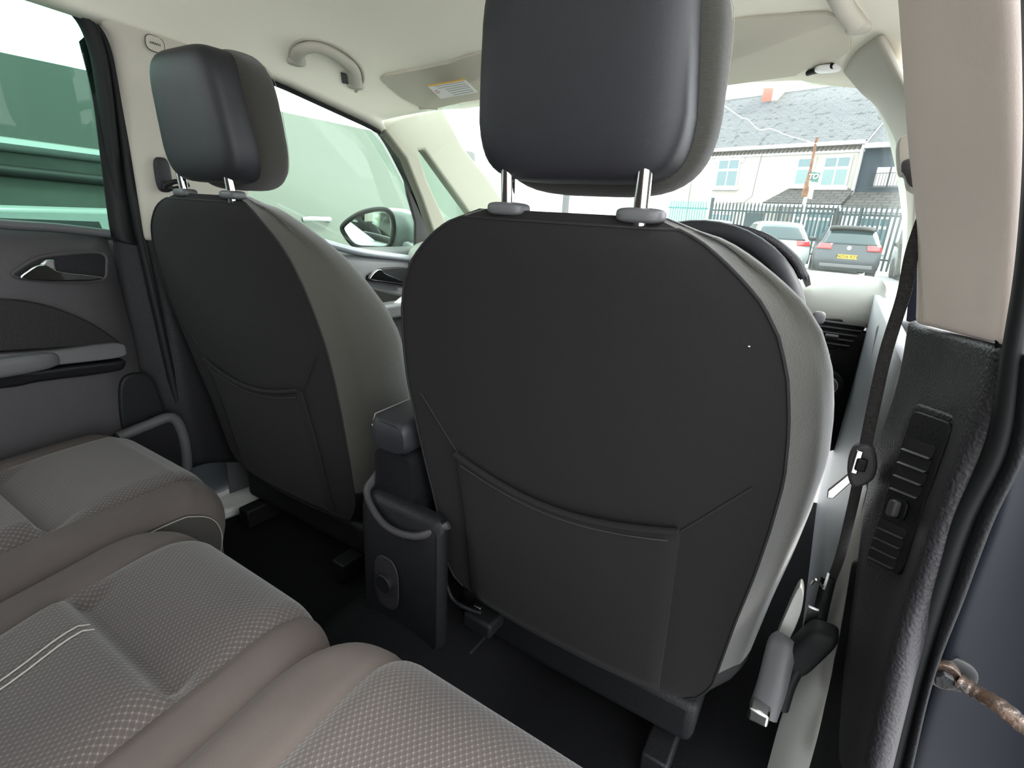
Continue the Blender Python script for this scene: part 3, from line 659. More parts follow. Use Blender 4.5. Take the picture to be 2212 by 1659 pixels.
MB().prism(rr_ring(Vector((.045, CY0-.014, .29)), .030, .055, Vector((1, 0, 0)), Vector((0, 0, 1))), (0, -.003, 0)).build('socket_plate', M_grain, cc, bevel=.002)
MB().cyl((.047, CY0-.028, .295), (.047, CY0-.01, .295), .018, 24).build('socket_cap', M_plas, cc, bevel=.002)

# ================================================================== DASH, WHEEL
db = thing('dashboard', 'pale grey-topped dashboard with a black lower half below the windscreen', 'dashboard', (0, 1.4, .4))
rows = []
for i in range(33):
    x = -.72+1.44*i/32; b = .03*(x/.72)**2+.02*abs(x/.72)**8-.12
    rows.append([Vector((x, q[0]-b, q[1])) for q in ((1.95, .77), (1.80, .812), (1.60, .824), (1.45, .824), (1.38, .812), (1.345, .782), (1.33, .742), (1.335, .722))])
MB().grid(rows).build('top_pad', M_dash, db, solid=.02, sub=1)
rows = []
for i in range(33):
    x = -.72+1.44*i/32; b = .03*(x/.72)**2-.12
    rows.append([Vector((x, q[0]-b, q[1])) for q in ((1.34, .722), (1.345, .68), (1.35, .62), (1.38, .55), (1.42, .45), (1.48, .36))])
MB().grid(rows).build('lower_fascia', M_plas, db, solid=.02, sub=1)
pv = [RY(*q, 1.42) for q in ((1752, 688), (1880, 690), (1862, 720), (1835, 745), (1800, 755), (1750, 752))]
MB().prism(pv, (0, .03, 0)).build('vent_housing', M_rub, db, bevel=.003)
for k in range(5):
    yy = 697+k*11; xr = 1872-k*9
    MB().box((RY(1755, yy, 1.41)+RY(xr, yy+1, 1.41))/2, ((RY(xr, yy, 1.41)-RY(1755, yy, 1.41)).length, .012, .0035)).build('vent_blade', M_dplas, db, bevel=.001)
MB().box(RY(1797, 725, 1.40), (.028, .012, .006)).build('vent_tab', M_gplas, db, bevel=.002)
k0 = RY(1787, 830, 1.38)
MB().cyl(k0+Vector((0, .02, 0)), k0+Vector((0, 0, 0)), .032, 32).build('knob_bezel', M_plas, db, bevel=.003)
MB().cyl(k0+Vector((0, .004, 0)), k0+Vector((0, -.018, 0)), .020, 32).build('light_switch_knob', M_gplas, db, bevel=.003)
MB().tube([k0+Vector((math.cos(a)*.0205, -.012, math.sin(a)*.0205)) for a in [q*math.pi/12 for q in range(24)]], .0014, 6, closed=True).build('knob_ring', M_lplas, db)
MB().box(RY(1772, 785, 1.30), (.02, .004, .05), Matrix.Rotation(.2, 3, 'Y')).build('card_tab', M_gplas, db)
hd = cr([Vector(q) for q in ((.20, 1.16, .83), (.215, 1.15, .885), (.27, 1.14, .925), (.37, 1.14, .938), (.47, 1.14, .925), (.535, 1.15, .885), (.565, 1.16, .845))], 5)
MB().grid([hd, [p+Vector((0, .10, -.004)) for p in hd], [p+Vector((0, .30, -.04)) for p in hd]]).build('instrument_hood', M_grain, db, solid=.012)
MB().prism([p+Vector((0, .05, -.008)) for p in hd], (0, .02, 0)).build('instrument_face', M_seam, db)
sw = thing('steering_wheel', 'black leather-rimmed steering wheel behind the driver seat shoulder', 'steering wheel', (.385, .98, .74))
wc = Vector((.388, .96, .755)); wx = Vector((1, 0, 0)); wy = Vector((0, math.sin(math.radians(22)), math.cos(math.radians(22))))
ringp = [wc+wx*math.cos(a)*.188+wy*math.sin(a)*.182 for a in [k*math.pi/24 for k in range(48)]]
MB().tube(ringp, .0165, 14, closed=True, sy=.8, up=None).build('rim', M_leath, sw)
MB().blob(wc+Vector((0, .02, 0)), (.19, .06, .13), .6).build('hub', M_plas, sw)
for a in (10, 170, 270):
    t = math.radians(a); e = wc+wx*math.cos(t)*.18+wy*math.sin(t)*.175
    MB().tube([wc+Vector((0, .015, 0)), (wc+e)/2+Vector((0, .012, 0)), e], .017, 8, sy=.4).build('spoke', M_plas, sw)
MB().tube([wc+Vector((0, .03, 0)), wc+Vector((0, .25, -.09))], .035, 12).build('column', M_plas, sw)
MB().tube([wc+Vector((.03, .07, .02)), wc+Vector((.21, .06, .035))], .007, 8).build('stalk', M_plas, sw)
MB().blob(wc+Vector((.215, .055, .036)), (.02, .012, .022), .7).build('stalk_tip', M_gplas, sw)

# ================================================================== ROOF FITTINGS
def zc(x, y, d=0): return Vector((x, y, ceil_z(x, y)-d))
def visor(label, outl, sgn):
    v = thing('sun_visor', label, 'sun visor', tuple(outl[0]), 'sun visors')
    MB().prism(outl, (0, .002, .007)).build('visor_board', M_visor, v, bevel=.003, seg=4)
    return v
L0 = [(-.525, 1.125, 1.232), (-.48, 1.108, 1.247), (-.30, 1.085, 1.262), (-.08, 1.07, 1.268), (-.07, 1.10, 1.265), (-.075, 1.255, 1.236), (-.13, 1.285, 1.228), (-.36, 1.275, 1.217), (-.385, 1.262, 1.216), (-.43, 1.268, 1.212), (-.47, 1.262, 1.209), (-.51, 1.20, 1.214)]
LP_ = [(823, 172), (832, 163), (900, 152), (965, 139), (1010, 122), (1065, 111), (1180, 98), (1240, 96), (1250, 170), (1180, 195), (1110, 205), (1045, 213), (1000, 222), (935, 237), (905, 232), (870, 214), (840, 190)]
RP_ = [(1400, 62), (1570, 47), (1700, 35), (1785, 30), (1820, 42), (1838, 78), (1836, 112), (1815, 130), (1775, 140), (1745, 150), (1720, 165), (1570, 185), (1400, 200)]
v1 = visor('beige passenger sun visor folded up, carrying a white warning sticker', [onceil(*q) for q in LP_], -1)
v2 = visor('beige driver sun visor beside the right pillar, without a sticker', [onceil(*q) for q in RP_], 1)
MB().tube([onceil(*q, .008) for q in ((905, 234), (925, 232), (945, 234))], .004, 10).build('hinge_rod', M_beige, v1)
MB().tube([onceil(*q, .012) for q in ((1745, 158), (1775, 150), (1800, 142))], .005, 10).build('hinge_rod', M_plas, v2)
MB().blob(onceil(1790, 148, .012), (.045, .03, .012), .7).build('hinge_cover', M_white, v2)
# sticker
P_ = [onceil(*q) for q in ((900, 152), (1065, 111), (1110, 205), (935, 237))]
nv = (P_[1]-P_[0]).cross(P_[3]-P_[0]).normalized()
if nv.z > 0: nv = -nv
PV = P_[0]+nv*.0015
PV = max((onceil(*q)+nv*.0012 for q in LP_[1:15]), key=lambda p: p.dot(nv))
def sv(px, py, o=0): return at(px, py, P=PV+nv*o, n=nv)
lb = MB().prism([sv(922, 184), sv(1003, 170), sv(1032, 199), sv(952, 213)], nv*.0006).build('warning_label', M_white, v1, smooth=False)
MB().prism([sv(922, 184, .0008), sv(1003, 170, .0008), sv(1006, 173, .0008), sv(926, 187, .0008)], nv*.0002).build('orange_band', M_orange, lb, smooth=False)
lc = sv(945, 198, .0008); lX = (sv(1000, 188, .0008)-lc).normalized(); lY = nv.cross(lX)
MB().tube([lc+lX*math.cos(a)*.0055+lY*math.sin(a)*.0055 for a in [k*math.pi/8 for k in range(16)]], .0007, 5, closed=True).build('red_circle', M_red, lb)
for k in range(6):
    a, b = sv(940+6*k+(10 if 1 < k else 0), 187+k*4.1-(2 if 1 < k else 0), .0008), sv(1003+4*k, 176.5+k*4.1, .0008)
    MB().tube([a, b], .0005, 4).build('print_line', M_ink, lb)
# grab handles
def handle(label, pts, rim, cap):
    h = thing('grab_handle', label, 'grab handle', tuple(onceil(*pts[2])), 'ceiling grab handles')
    n0 = len(pts); base_ = [onceil(*q, (.006 if i in (0, n0-1) else .022)) for i, q in enumerate(pts)]
    p = cr(base_, 6); n = len(p)
    MB().tube(p, [.0175-.003*math.sin(math.pi*i/(n-1)) for i in range(n)], 12, sy=.75).build('grip', M_beige, h)
    MB().tube(cr([onceil(*q, .001) for q in rim], 5), .004, 8).build('recess_rim', M_beige, h)
    for q in (pts[0], pts[-1]): MB().blob(onceil(*q, .006), (.035, .04, .024), .6).build('mount', M_beige, h)
    MB().prism([onceil(cap[0]-7, cap[1]-10, .003), onceil(cap[0]+5, cap[1]-6, .003), onceil(cap[0]+8, cap[1]+14, .003), onceil(cap[0]-4, cap[1]+12, .003)], (.004, 0, -.004)).build('slot_shade', M_dplas, h, bevel=.001)  # dark plate standing for the shade in the handle's slot
    return h
handle('beige ceiling grab handle above the front passenger window', ((640, 130), (650, 108), (685, 102), (730, 122), (762, 150), (768, 182)), ((624, 128), (630, 100), (655, 84), (700, 88), (745, 110), (778, 143), (784, 175), (768, 198)), (742, 165))
handle('beige ceiling grab handle above the driver door, cut by the top edge', ((1800, -40), (1812, -10), (1825, 18), (1842, 40), (1856, 52)), ((1795, -50), (1800, 0), (1822, 40), (1850, 66), (1866, 56)), (1856, 42))
oc = thing('overhead_console', 'beige overhead light console in the headliner behind the driver headrest', 'console', (0, 1.1, 1.27))
MB().blob((.02, 1.26, 1.262), (.13, .16, .03), .5).build('console_cover', M_beige, oc)
MB().blob((.02, 1.24, 1.247), (.08, .05, .008), .5).build('lamp_lens', M_lplas, oc)

# ================================================================== BELTS
bt = thing('seat_belt', 'black driver seat belt hanging down beside the right pillar', 'seat belt', tuple(RY(1860, 1000, .61)))
top_ = [RY(2006, 440, .64), RY(1972, 540, .635), RY(1951, 640, .63), RY(1914, 760, .62), RY(1887, 880, .615), RY(1862, 1005, .61)]
def ribbon(pts, w, dirv, th=.0012):
    p = cr(pts, 8); d = Vector(dirv).normalized(); return MB().grid([[q-d*w/2 for q in p], [q-d*w/6 for q in p], [q+d*w/6 for q in p], [q+d*w/2 for q in p]])
ribbon(top_, .0115, (1, -.15, .25)).build('webbing', M_belt, bt, solid=.0014)
ribbon([RY(1855, 1030, .615), RY(1840, 1100, .64), RY(1815, 1200, .66), RY(1790, 1270, .68), RY(1775, 1330, .68)], .010, (1, .1, 0)).build('lower_webbing', M_belt, bt, solid=.0014)
bc = RY(1862, 1008, .607)
MB().prism(cr([RY(*q, .606) for q in ((1835, 985), (1850, 965), (1880, 962), (1893, 985), (1895, 1015), (1885, 1040), (1855, 1055), (1838, 1050), (1830, 1020))], 4, True), (0, .014, 0)).build('tongue_housing', M_dplas, bt, bevel=.004)
MB().prism([RY(*q, .612) for q in ((1838, 1020), (1842, 1040), (1800, 1078), (1786, 1076), (1788, 1060))], (0, .005, 0)).build('tongue', M_steel, bt, bevel=.001)
MB().box(RY(1851, 998, .603), (.006, .004, .026)).build('slot_edge', M_steel, bt, bevel=.001)
MB().box(RY(1860, 1004, .602), (.010, .006, .014)).build('stop_button', M_plas, bt, bevel=.002)
dr = thing('belt_guide', 'grey-beige belt height adjuster on the right pillar edge', 'belt guide', tuple(RY(1968, 350, .66)))
MB().prism(cr([RY(*q, .655) for q in ((1940, 310), (1955, 292), (1990, 285), (1998, 410), (1965, 408), (1957, 380), (1944, 372))], 4, True), (0, .03, 0)).build('adjuster_cover', M_beige, dr, bevel=.005)
MB().prism([RY(*q, .651) for q in ((1946, 345), (1996, 335), (1998, 408), (1965, 406), (1956, 380), (1947, 370))], (0, .02, 0)).build('guide_loop', M_gplas, dr, bevel=.005)
dl = thing('belt_guide', 'black and beige belt guide on the left pillar behind the passenger headrest', 'belt guide', tuple(RX(360, 385, -.66)))
MB().blob(RX(352, 378, -.645), (.02, .03, .07), .6).build('guide_loop', M_grain, dl)
MB().tube(cr([RX(355, 402, -.625), RX(380, 392, -.61), RX(405, 400, -.62), RX(375, 408, -.63), RX(355, 402, -.625)], 5), .005, 8).build('belt_ring', M_rub, dl)
ba = thing('belt_pretensioner', 'black belt anchor and stalk low between driver seat and sill', 'belt anchor', tuple(RY(1740, 1400, .60)))
MB().blob(RY(1744, 1400, .60), (.032, .035, .075), .45, fn=lambda p: Vector((p.x+.35*p.z, p.y, p.z))).build('anchor_cover', M_rub, ba)
MB().tube(cr([RY(1790, 1250, .66), RY(1778, 1300, .65), RY(1768, 1345, .62)], 5), .008, 10).build('anchor_stalk', M_rub, ba)
MB().tube(cr([RY(1752, 1262, .64), RY(1762, 1252, .64), RY(1778, 1268, .64)], 5), .0015, 6).build('spring_wire', M_steel, ba)
MB().prism([RY(*q, .64) for q in ((1788, 1236), (1792, 1240), (1782, 1275), (1776, 1272))], (0, .003, 0)).build('anchor_plate', M_steel, ba)
MB().box(RY(1752, 1335, .62), (.012, .004, .03)).build('bracket', M_steel, ba, bevel=.001)
MB().tube(cr([RY(1725, 1440, .59), RY(1705, 1480, .585), RY(1690, 1530, .58)], 5), .007, 10).build('cable', M_rub, ba)

# ---- wing mirror outside the left front door
wm = thing('wing_mirror', 'silver left wing mirror with a black rim outside the passenger window', 'wing mirror', tuple(RY(810, 500, 1.45)))
MC0 = RY(800, 500, 1.43)
mo = cr([at(*q, P=MC0, n=(-.60, 1, 0)) for q in ((741, 500), (744, 484), (775, 462), (812, 452), (838, 455), (849, 475), (849, 505), (838, 534), (800, 536), (765, 530))], 5, True)
mc = sum(mo, Vector())/len(mo)
MB().tube(mo, .010, 8, closed=True, sy=.9).build('mirror_rim', M_rub, wm)
tilt = Vector((.30, 0, 0))
MB().prism(mo, (0, .008, 0)).build('mirror_face', M_mirror, wm, smooth=False)
hs = []
for k, (sc, dy, dx) in enumerate(((1.04, .0, 0), (1.08, .03, .02), (1.06, .07, .035), (.85, .11, .045), (.4, .135, .05))):
    hs.append([mc+(p-mc)*sc+Vector((dx, dy, 0)) for p in mo])
MB().grid(hs, cu=True).build('housing', M_silver, wm)
MB().tube([RY(868, 520, 1.53), RY(905, 548, 1.56)], .035, 12, sy=.6).build('stem', M_silver, wm)

# ================================================================== OUTSIDE
GZ = -.38
M_asph = mat('asphalt', (.30, .30, .30), .9, bump=.5, scale=60, col2=(.36, .36, .35), cscale=3)
gr_ = MB().add([(-60, -20, GZ), (60, -20, GZ), (60, 80, GZ), (-60, 80, GZ)], [(0, 1, 2, 3)]); st(gr_.build('ground', M_asph, smooth=False, solid=.1))
EX = Vector((.95, -.31, 0)).normalized(); NX = Vector((.31, .95, 0)).normalized(); O_ = Vector((-.9, 28, 0))
def F(s, z, off=0): return O_+EX*s-NX*off+Vector((0, 0, z))
RF = Matrix((EX, NX, Vector((0, 0, 1)))).transposed()
M_render = mat('cream_render', (.26, .235, .215), .9, bump=.2, scale=8, col2=(.235, .215, .195), cscale=.8)
M_wtrim = mat('white_woodwork', (.36, .36, .355), .6)
M_slate = bpy.data.materials.new('slate_roof'); M_slate.use_nodes = True
def slate(M, c1, c2, mortar, sc, bw, bh, blotch=True, offs=(0, 0, 0)):
    N = M.node_tree.nodes; L = M.node_tree.links; b = N['Principled BSDF']; b.inputs['Roughness'].default_value = .75
    tc = N.new('ShaderNodeTexCoord'); br = N.new('ShaderNodeTexBrick'); br.inputs['Scale'].default_value = sc; br.inputs['Color1'].default_value = (*c1, 1); br.inputs['Color2'].default_value = (*c2, 1); br.inputs['Mortar'].default_value = (*mortar, 1)
    br.inputs['Brick Width'].default_value = bw; br.inputs['Row Height'].default_value = bh; br.inputs['Mortar Size'].default_value = .03 if not blotch else .015
    L.new(tc.outputs['UV'], br.inputs['Vector'])
    out = br.outputs['Color']
    if blotch:
        n = N.new('ShaderNodeTexNoise'); n.inputs['Scale'].default_value = 3.2; n.inputs['Detail'].default_value = 4; L.new(tc.outputs['UV'], n.inputs['Vector'])
        r = N.new('ShaderNodeValToRGB'); r.color_ramp.elements[0].position = .585; r.color_ramp.elements[1].position = .63; r.color_ramp.elements[0].color = (0, 0, 0, 1); L.new(n.outputs['Fac'], r.inputs[0])
        mx = N.new('ShaderNodeMix'); mx.data_type = 'RGBA'; L.new(r.outputs[0], mx.inputs[0]); L.new(out, mx.inputs[6]); mx.inputs[7].default_value = (.005, .006, .008, 1); out = mx.outputs[2]
    L.new(out, b.inputs['Base Color'])
slate(M_slate, (.036, .038, .043), (.048, .050, .056), (.017, .018, .022), 1, .35, .16)
M_tile = bpy.data.materials.new('porch_tiles'); M_tile.use_nodes = True; slate(M_tile, (.030, .026, .024), (.045, .040, .038), (.008, .007, .007), 1, .45, .23, False)
M_dwall = mat('slate_blue_render', (.009, .016, .024), .85, bump=.2, scale=10)
M_pane = mat('window_pane', (.045, .085, .095), .08, coat=.3); M_curt = mat('net_curtain', (.12, .17, .17), .8)
M_fence = mat('green_fence_paint', (.002, .014, .017), .5); M_fgate = mat('pale_green_mesh', (.03, .14, .13), .5)
M_brick = mat('chimney_brick', (.25, .06, .04), .9); M_cream = mat('cream_pot', (.55, .45, .28), .8)
def quad_uv(name, pts, m, parent, th=.06):
    o = MB().add(pts, [(0, 1, 2, 3)]).build(name, m, parent, smooth=False, weld=False)
    uv = o.data.uv_layers.new(name='UVMap'); a = Vector(pts[0]); ux = (Vector(pts[1])-a).normalized()
    nn = ux.cross(Vector(pts[3])-a).normalized(); uy = nn.cross(ux)
    for l in o.data.loops: p = o.data.vertices[l.vertex_index].co-a; uv.data[l.index].uv = (p.dot(ux), p.dot(uy))
    q = o.modifiers.new('s', 'SOLIDIFY'); q.thickness = th; q.offset = -1 if nn.z > 0 else 1
    return o
hA = thing('terraced_house', 'cream rendered terraced house with a long slate roof beyond the fence', 'house', tuple(F(-3, GZ)), 'houses beyond the fence')
def fbox(s0, s1, z0, z1, o0, o1): return (F((s0+s1)/2, (z0+z1)/2, (o0+o1)/2), (s1-s0, o1-o0, z1-z0))
def fb(s0, s1, z0, z1, o0, o1, name, m, par, bevel=0): return MB().box(*fbox(s0, s1, z0, z1, o0, o1), rot=RF).build(name, m, par, smooth=False, bevel=bevel)
fb(-14, 1.42, GZ, 4.5, -4, 0, 'wall', M_render, hA)
quad_uv('roof', [F(-14.2, 4.55, .25), F(1.5, 4.55, .25), F(1.5, 7.75, -4.3), F(-14.2, 7.75, -4.3)], M_slate, hA)
MB().tube([F(-14.2, 7.78, -4.3), F(1.5, 7.78, -4.3)], .10, 8).build('ridge', M_wtrim, hA)
fb(-14.2, 1.45, 4.40, 4.55, .12, .30, 'gutter', M_wtrim, hA)
fb(-14.2, 1.45, 4.12, 4.22, 0, .05, 'cornice_band', M_wtrim, hA)
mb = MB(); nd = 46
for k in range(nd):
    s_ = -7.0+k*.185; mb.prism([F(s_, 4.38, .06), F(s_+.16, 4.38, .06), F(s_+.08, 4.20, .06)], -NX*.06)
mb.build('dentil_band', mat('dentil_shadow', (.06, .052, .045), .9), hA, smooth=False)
def win(par, s0, s1, z0, z1, off=0, cols=2, rail_=.68, mt_=None, curt=True, sill=True, curtm=None):
    mt_ = mt_ or M_wtrim
    f = fb(s0-.06, s1+.06, z0-.06, z1+.06, off, off+.05, 'window_frame', mt_, par); f_ = f
    w = (s1-s0)/cols
    for c in range(cols):
        for (a, b) in ((z0, z0+(z1-z0)*rail_-.03), (z0+(z1-z0)*rail_+.03, z1)):
            if b-a < .1: continue
            fb(s0+c*w+.035, s0+(c+1)*w-.035, a+.03, b-.03, off+.045, off+.062, 'pane', (curtm or M_curt) if (curt and a == z0) else M_pane, f)
    if sill: fb(s0-.15, s1+.15, z0-.18, z0-.06, off, off+.14, 'sill', M_wtrim, f)
def lintel(par, s0, s1, z): fb(s0-.15, s1+.15, z+.08, z+.30, 0, .04, 'lintel', M_wtrim, par)
win(hA, -5.05, -3.95, 2.78, 4.02, 0, 2, .62, curtm=M_pane); lintel(hA, -5.1, -3.9, 3.80)
win(hA, -1.15, -.45, 2.85, 3.95, 0, 1, .62); win(hA, -.02, 1.0, 2.80, 3.95, 0, 2, .62)
win(hA, -5.1, -3.9, .1, 1.45, 0, 2, .7); lintel(hA, -5.1, -3.9, 1.45)
fb(-3.1, -2.3, GZ, 1.55, 0, .05, 'front_door', M_fence, hA); lintel(hA, -3.1, -2.3, 1.5)
fb(-6.6, -6.5, GZ, 3.0, .02, .12, 'drainpipe', M_wtrim, hA); fb(1.32, 1.42, 2.4, 4.4, .02, .14, 'drainpipe', M_wtrim, hA)
fb(-5.3, -4.75, 6.6, 8.6, -4.4, -3.6, 'chimney', M_brick, hA); fb(-4.75, -4.45, 6.8, 8.6, -4.3, -3.6, 'chimney', M_cream, hA)
quad_uv('porch_roof', [F(-1.85, 1.95, 1.2), F(1.42, 1.95, 1.2), F(1.42, 2.62, .0), F(-1.35, 2.62, 0)], M_tile, hA, .05)
fb(-1.9, 1.42, 1.83, 1.95, 1.1, 1.25, 'porch_gutter', M_wtrim, hA)
fb(-1.6, 1.42, GZ, .9, .9, 1.0, 'bay_wall', M_wtrim, hA); win(hA, -.4, 1.1, .4, 1.7, .95, 3, .75, curt=False)
MB().tube([F(-2.9, 4.2, .06), F(-2.95, 3.3, .06), F(-3.0, 2.3, .06), F(-3.4, 2.0, .06), F(-4.2, 1.95, .06)], .012, 6).build('wall_cable', M_gplas, hA)
hB = thing('terraced_house', 'dark slate-blue rendered house to the right of the cream house', 'house', tuple(F(4, GZ)), 'houses beyond the fence')
fb(1.43, 9, GZ, 4.3, -4, .02, 'wall', M_dwall, hB)
quad_uv('roof', [F(1.52, 4.40, .3), F(9, 4.40, .3), F(9, 7.6, -4.3), F(1.52, 7.6, -4.3)], M_slate, hB)
fb(1.5, 9, 4.22, 4.40, .12, .36, 'gutter', M_wtrim, hB)
win(hB, 2.05, 3.6, 2.72, 3.55, .02, 3, 1.0, mt_=M_dwall, sill=False, curtm=M_wtrim)
mb = MB()
for k in range(17): mb.box(F(1.95+k*.11, 3.0, .25), (.015, .015, .50), RF)
mb.box(F(2.85, 3.25, .25), (1.85, .025, .025), RF); mb.box(F(2.85, 2.76, .25), (1.85, .025, .025), RF)
mb.build('window_railing', M_rub, hB, smooth=False)
quad_uv('porch_roof', [F(1.44, 1.85, 1.2), F(8, 1.85, 1.2), F(8, 2.55, .0), F(1.44, 2.55, 0)], M_tile, hB, .05)
fb(1.44, 8, 1.72, 1.85, 1.1, 1.25, 'porch_gutter', M_wtrim, hB); fb(1.5, 8, GZ, 1.72, .5, .9, 'bay_wall', M_wtrim, hB)
win(hB, 2.1, 3.3, .3, 1.5, .9, 3, .7, curt=False); win(hB, 4.4, 5.3, .3, 1.5, .9, 2, .7, curt=False)
# white painted wall block left of the fence
wb = thing('painted_wall', 'white painted block wall with a drainpipe behind the driver headrest posts', 'wall', (-8.5, 15, GZ), None)
M_wblock = bpy.data.materials.new('white_blockwork'); M_wblock.use_nodes = True; slate(M_wblock, (.5, .5, .49), (.47, .47, .46), (.36, .36, .35), 1, .45, .225, False)
Wp = [at(1030, 480, y=14), at(1440, 480, y=16)]; zt = 3.0
a, b = Vector((Wp[0].x-.5, 14, GZ)), Vector((Wp[1].x, 16, GZ))
quad_uv('block_face', [a, b, b+Vector((0, 0, zt)), a+Vector((0, 0, zt))], M_wblock, wb, .2)
q = at(1222, 440, y=14.6); MB().cyl((q.x, q.y, GZ), (q.x, q.y, 2.4), .10, 12).build('drainpipe', M_gplas, wb)
q = at(1190, 440, y=14.6); MB().cyl((q.x, q.y, GZ), (q.x, q.y, 2.4), .06, 12).build('downpipe', M_wtrim, wb)
# palisade fence
pf = thing('palisade_fence', 'dark green steel palisade fence behind the parked cars', 'fence', tuple(F(0, GZ, 4.6)))
FO = 4.6
def pale(s0, par, m):
    o = MB().prism([F(s0-.034, GZ+.05, FO), F(s0-.034, 1.72, FO), F(s0, 1.86, FO), F(s0+.034, 1.72, FO), F(s0+.034, GZ+.05, FO)], -NX*.012).build('pale', m, par, smooth=False); return o
p0_ = pale(-2.35, pf, M_fence)
for k in range(1, 62):
    c = p0_.copy(); C.objects.link(c); c.location = c.location+EX*(.153*k)
for zz in (1.50, .05): fb(-2.4, 7.2, zz-.03, zz+.03, FO-.06, FO-.01, 'rail', M_fence, pf)
for s_ in (-2.45, .5, 3.3, 6.1): fb(s_-.05, s_+.05, GZ, 1.75 if s_ > -2 else 2.0, FO-.12, FO-.04, 'post', M_fence, pf)
gt = thing('fence_gate', 'pale turquoise mesh gate at the left end of the green fence', 'gate', tuple(F(-4, GZ, FO)))
for k in range(16):
    s_ = -4.55+k*.125; MB().prism([F(s_-.022, GZ+.05, FO), F(s_-.022, 1.78, FO), F(s_, 1.88, FO), F(s_+.022, 1.78, FO), F(s_+.022, GZ+.05, FO)], -NX*.012).build('pale', M_fgate, gt, smooth=False)
for zz in (1.55, .1): fb(-4.65, -2.6, zz-.03, zz+.03, FO-.06, FO-.01, 'rail', M_fgate, gt)
fb(-4.75, -4.65, GZ, 1.95, FO-.1, FO, 'post', M_fence, gt)
# sign post with letting board
q = at(1733, 480, P=F(0, 0, 3.0), n=NX); b0 = Vector((q.x, q.y, GZ))
sp = thing('sign_post', 'rusty brown post carrying a green and white letting board', 'sign post', tuple(b0))
P3 = lambda px, py: at(px, py, P=F(0, 0, 3.0), n=NX)
M_rust = mat('rusty_post', (.09, .03, .012), .9, bump=.5, scale=20, col2=(.14, .07, .04), cscale=6)
MB().tube([b0, P3(1737, 440), P3(1750, 390)], .07, 8).build('lower_post', M_wtrim, sp)
MB().tube(cr([P3(1738, 425), P3(1745, 395), P3(1752, 360), P3(1760, 320), P3(1765, 297)], 5), [.13, .13, .13, .12, .11, .10, .09, .08, .07]+[.05]*20, 8).build('upper_post', M_rust, sp)
MB().tube([P3(1745, 309), P3(1785, 312)], .05, 6).build('crossbar', M_wtrim, sp)
MB().prism([P3(1750, 370), P3(1772, 374), P3(1766, 394), P3(1744, 391)], -NX*.04).build('green_board', mat('board_green', (.03, .10, .08), .6), sp, smooth=False)
MB().prism([P3(1744, 392), P3(1761, 396), P3(1754, 430), P3(1740, 428)], -NX*.04).build('white_board', M_wtrim, sp, smooth=False)
gx = (P3(1768, 384)-P3(1748, 380)).normalized()
text('TO', 'board_lettering', M_wtrim, .26, frame(P3(1758, 382)-NX*.06, EX, Vector((0, 0, 1))), sp, .01, .01, .2)
tw = MB().tube(cr([P3(1560, 225), P3(1600, 253), P3(1615, 258), P3(1640, 280), P3(1665, 278), P3(1700, 292), P3(1750, 306)], 5), .018, 6).build('overhead_cable', M_wtrim)
tag(tw, 'thin white overhead cable running up left across the slate roof', 'cable')

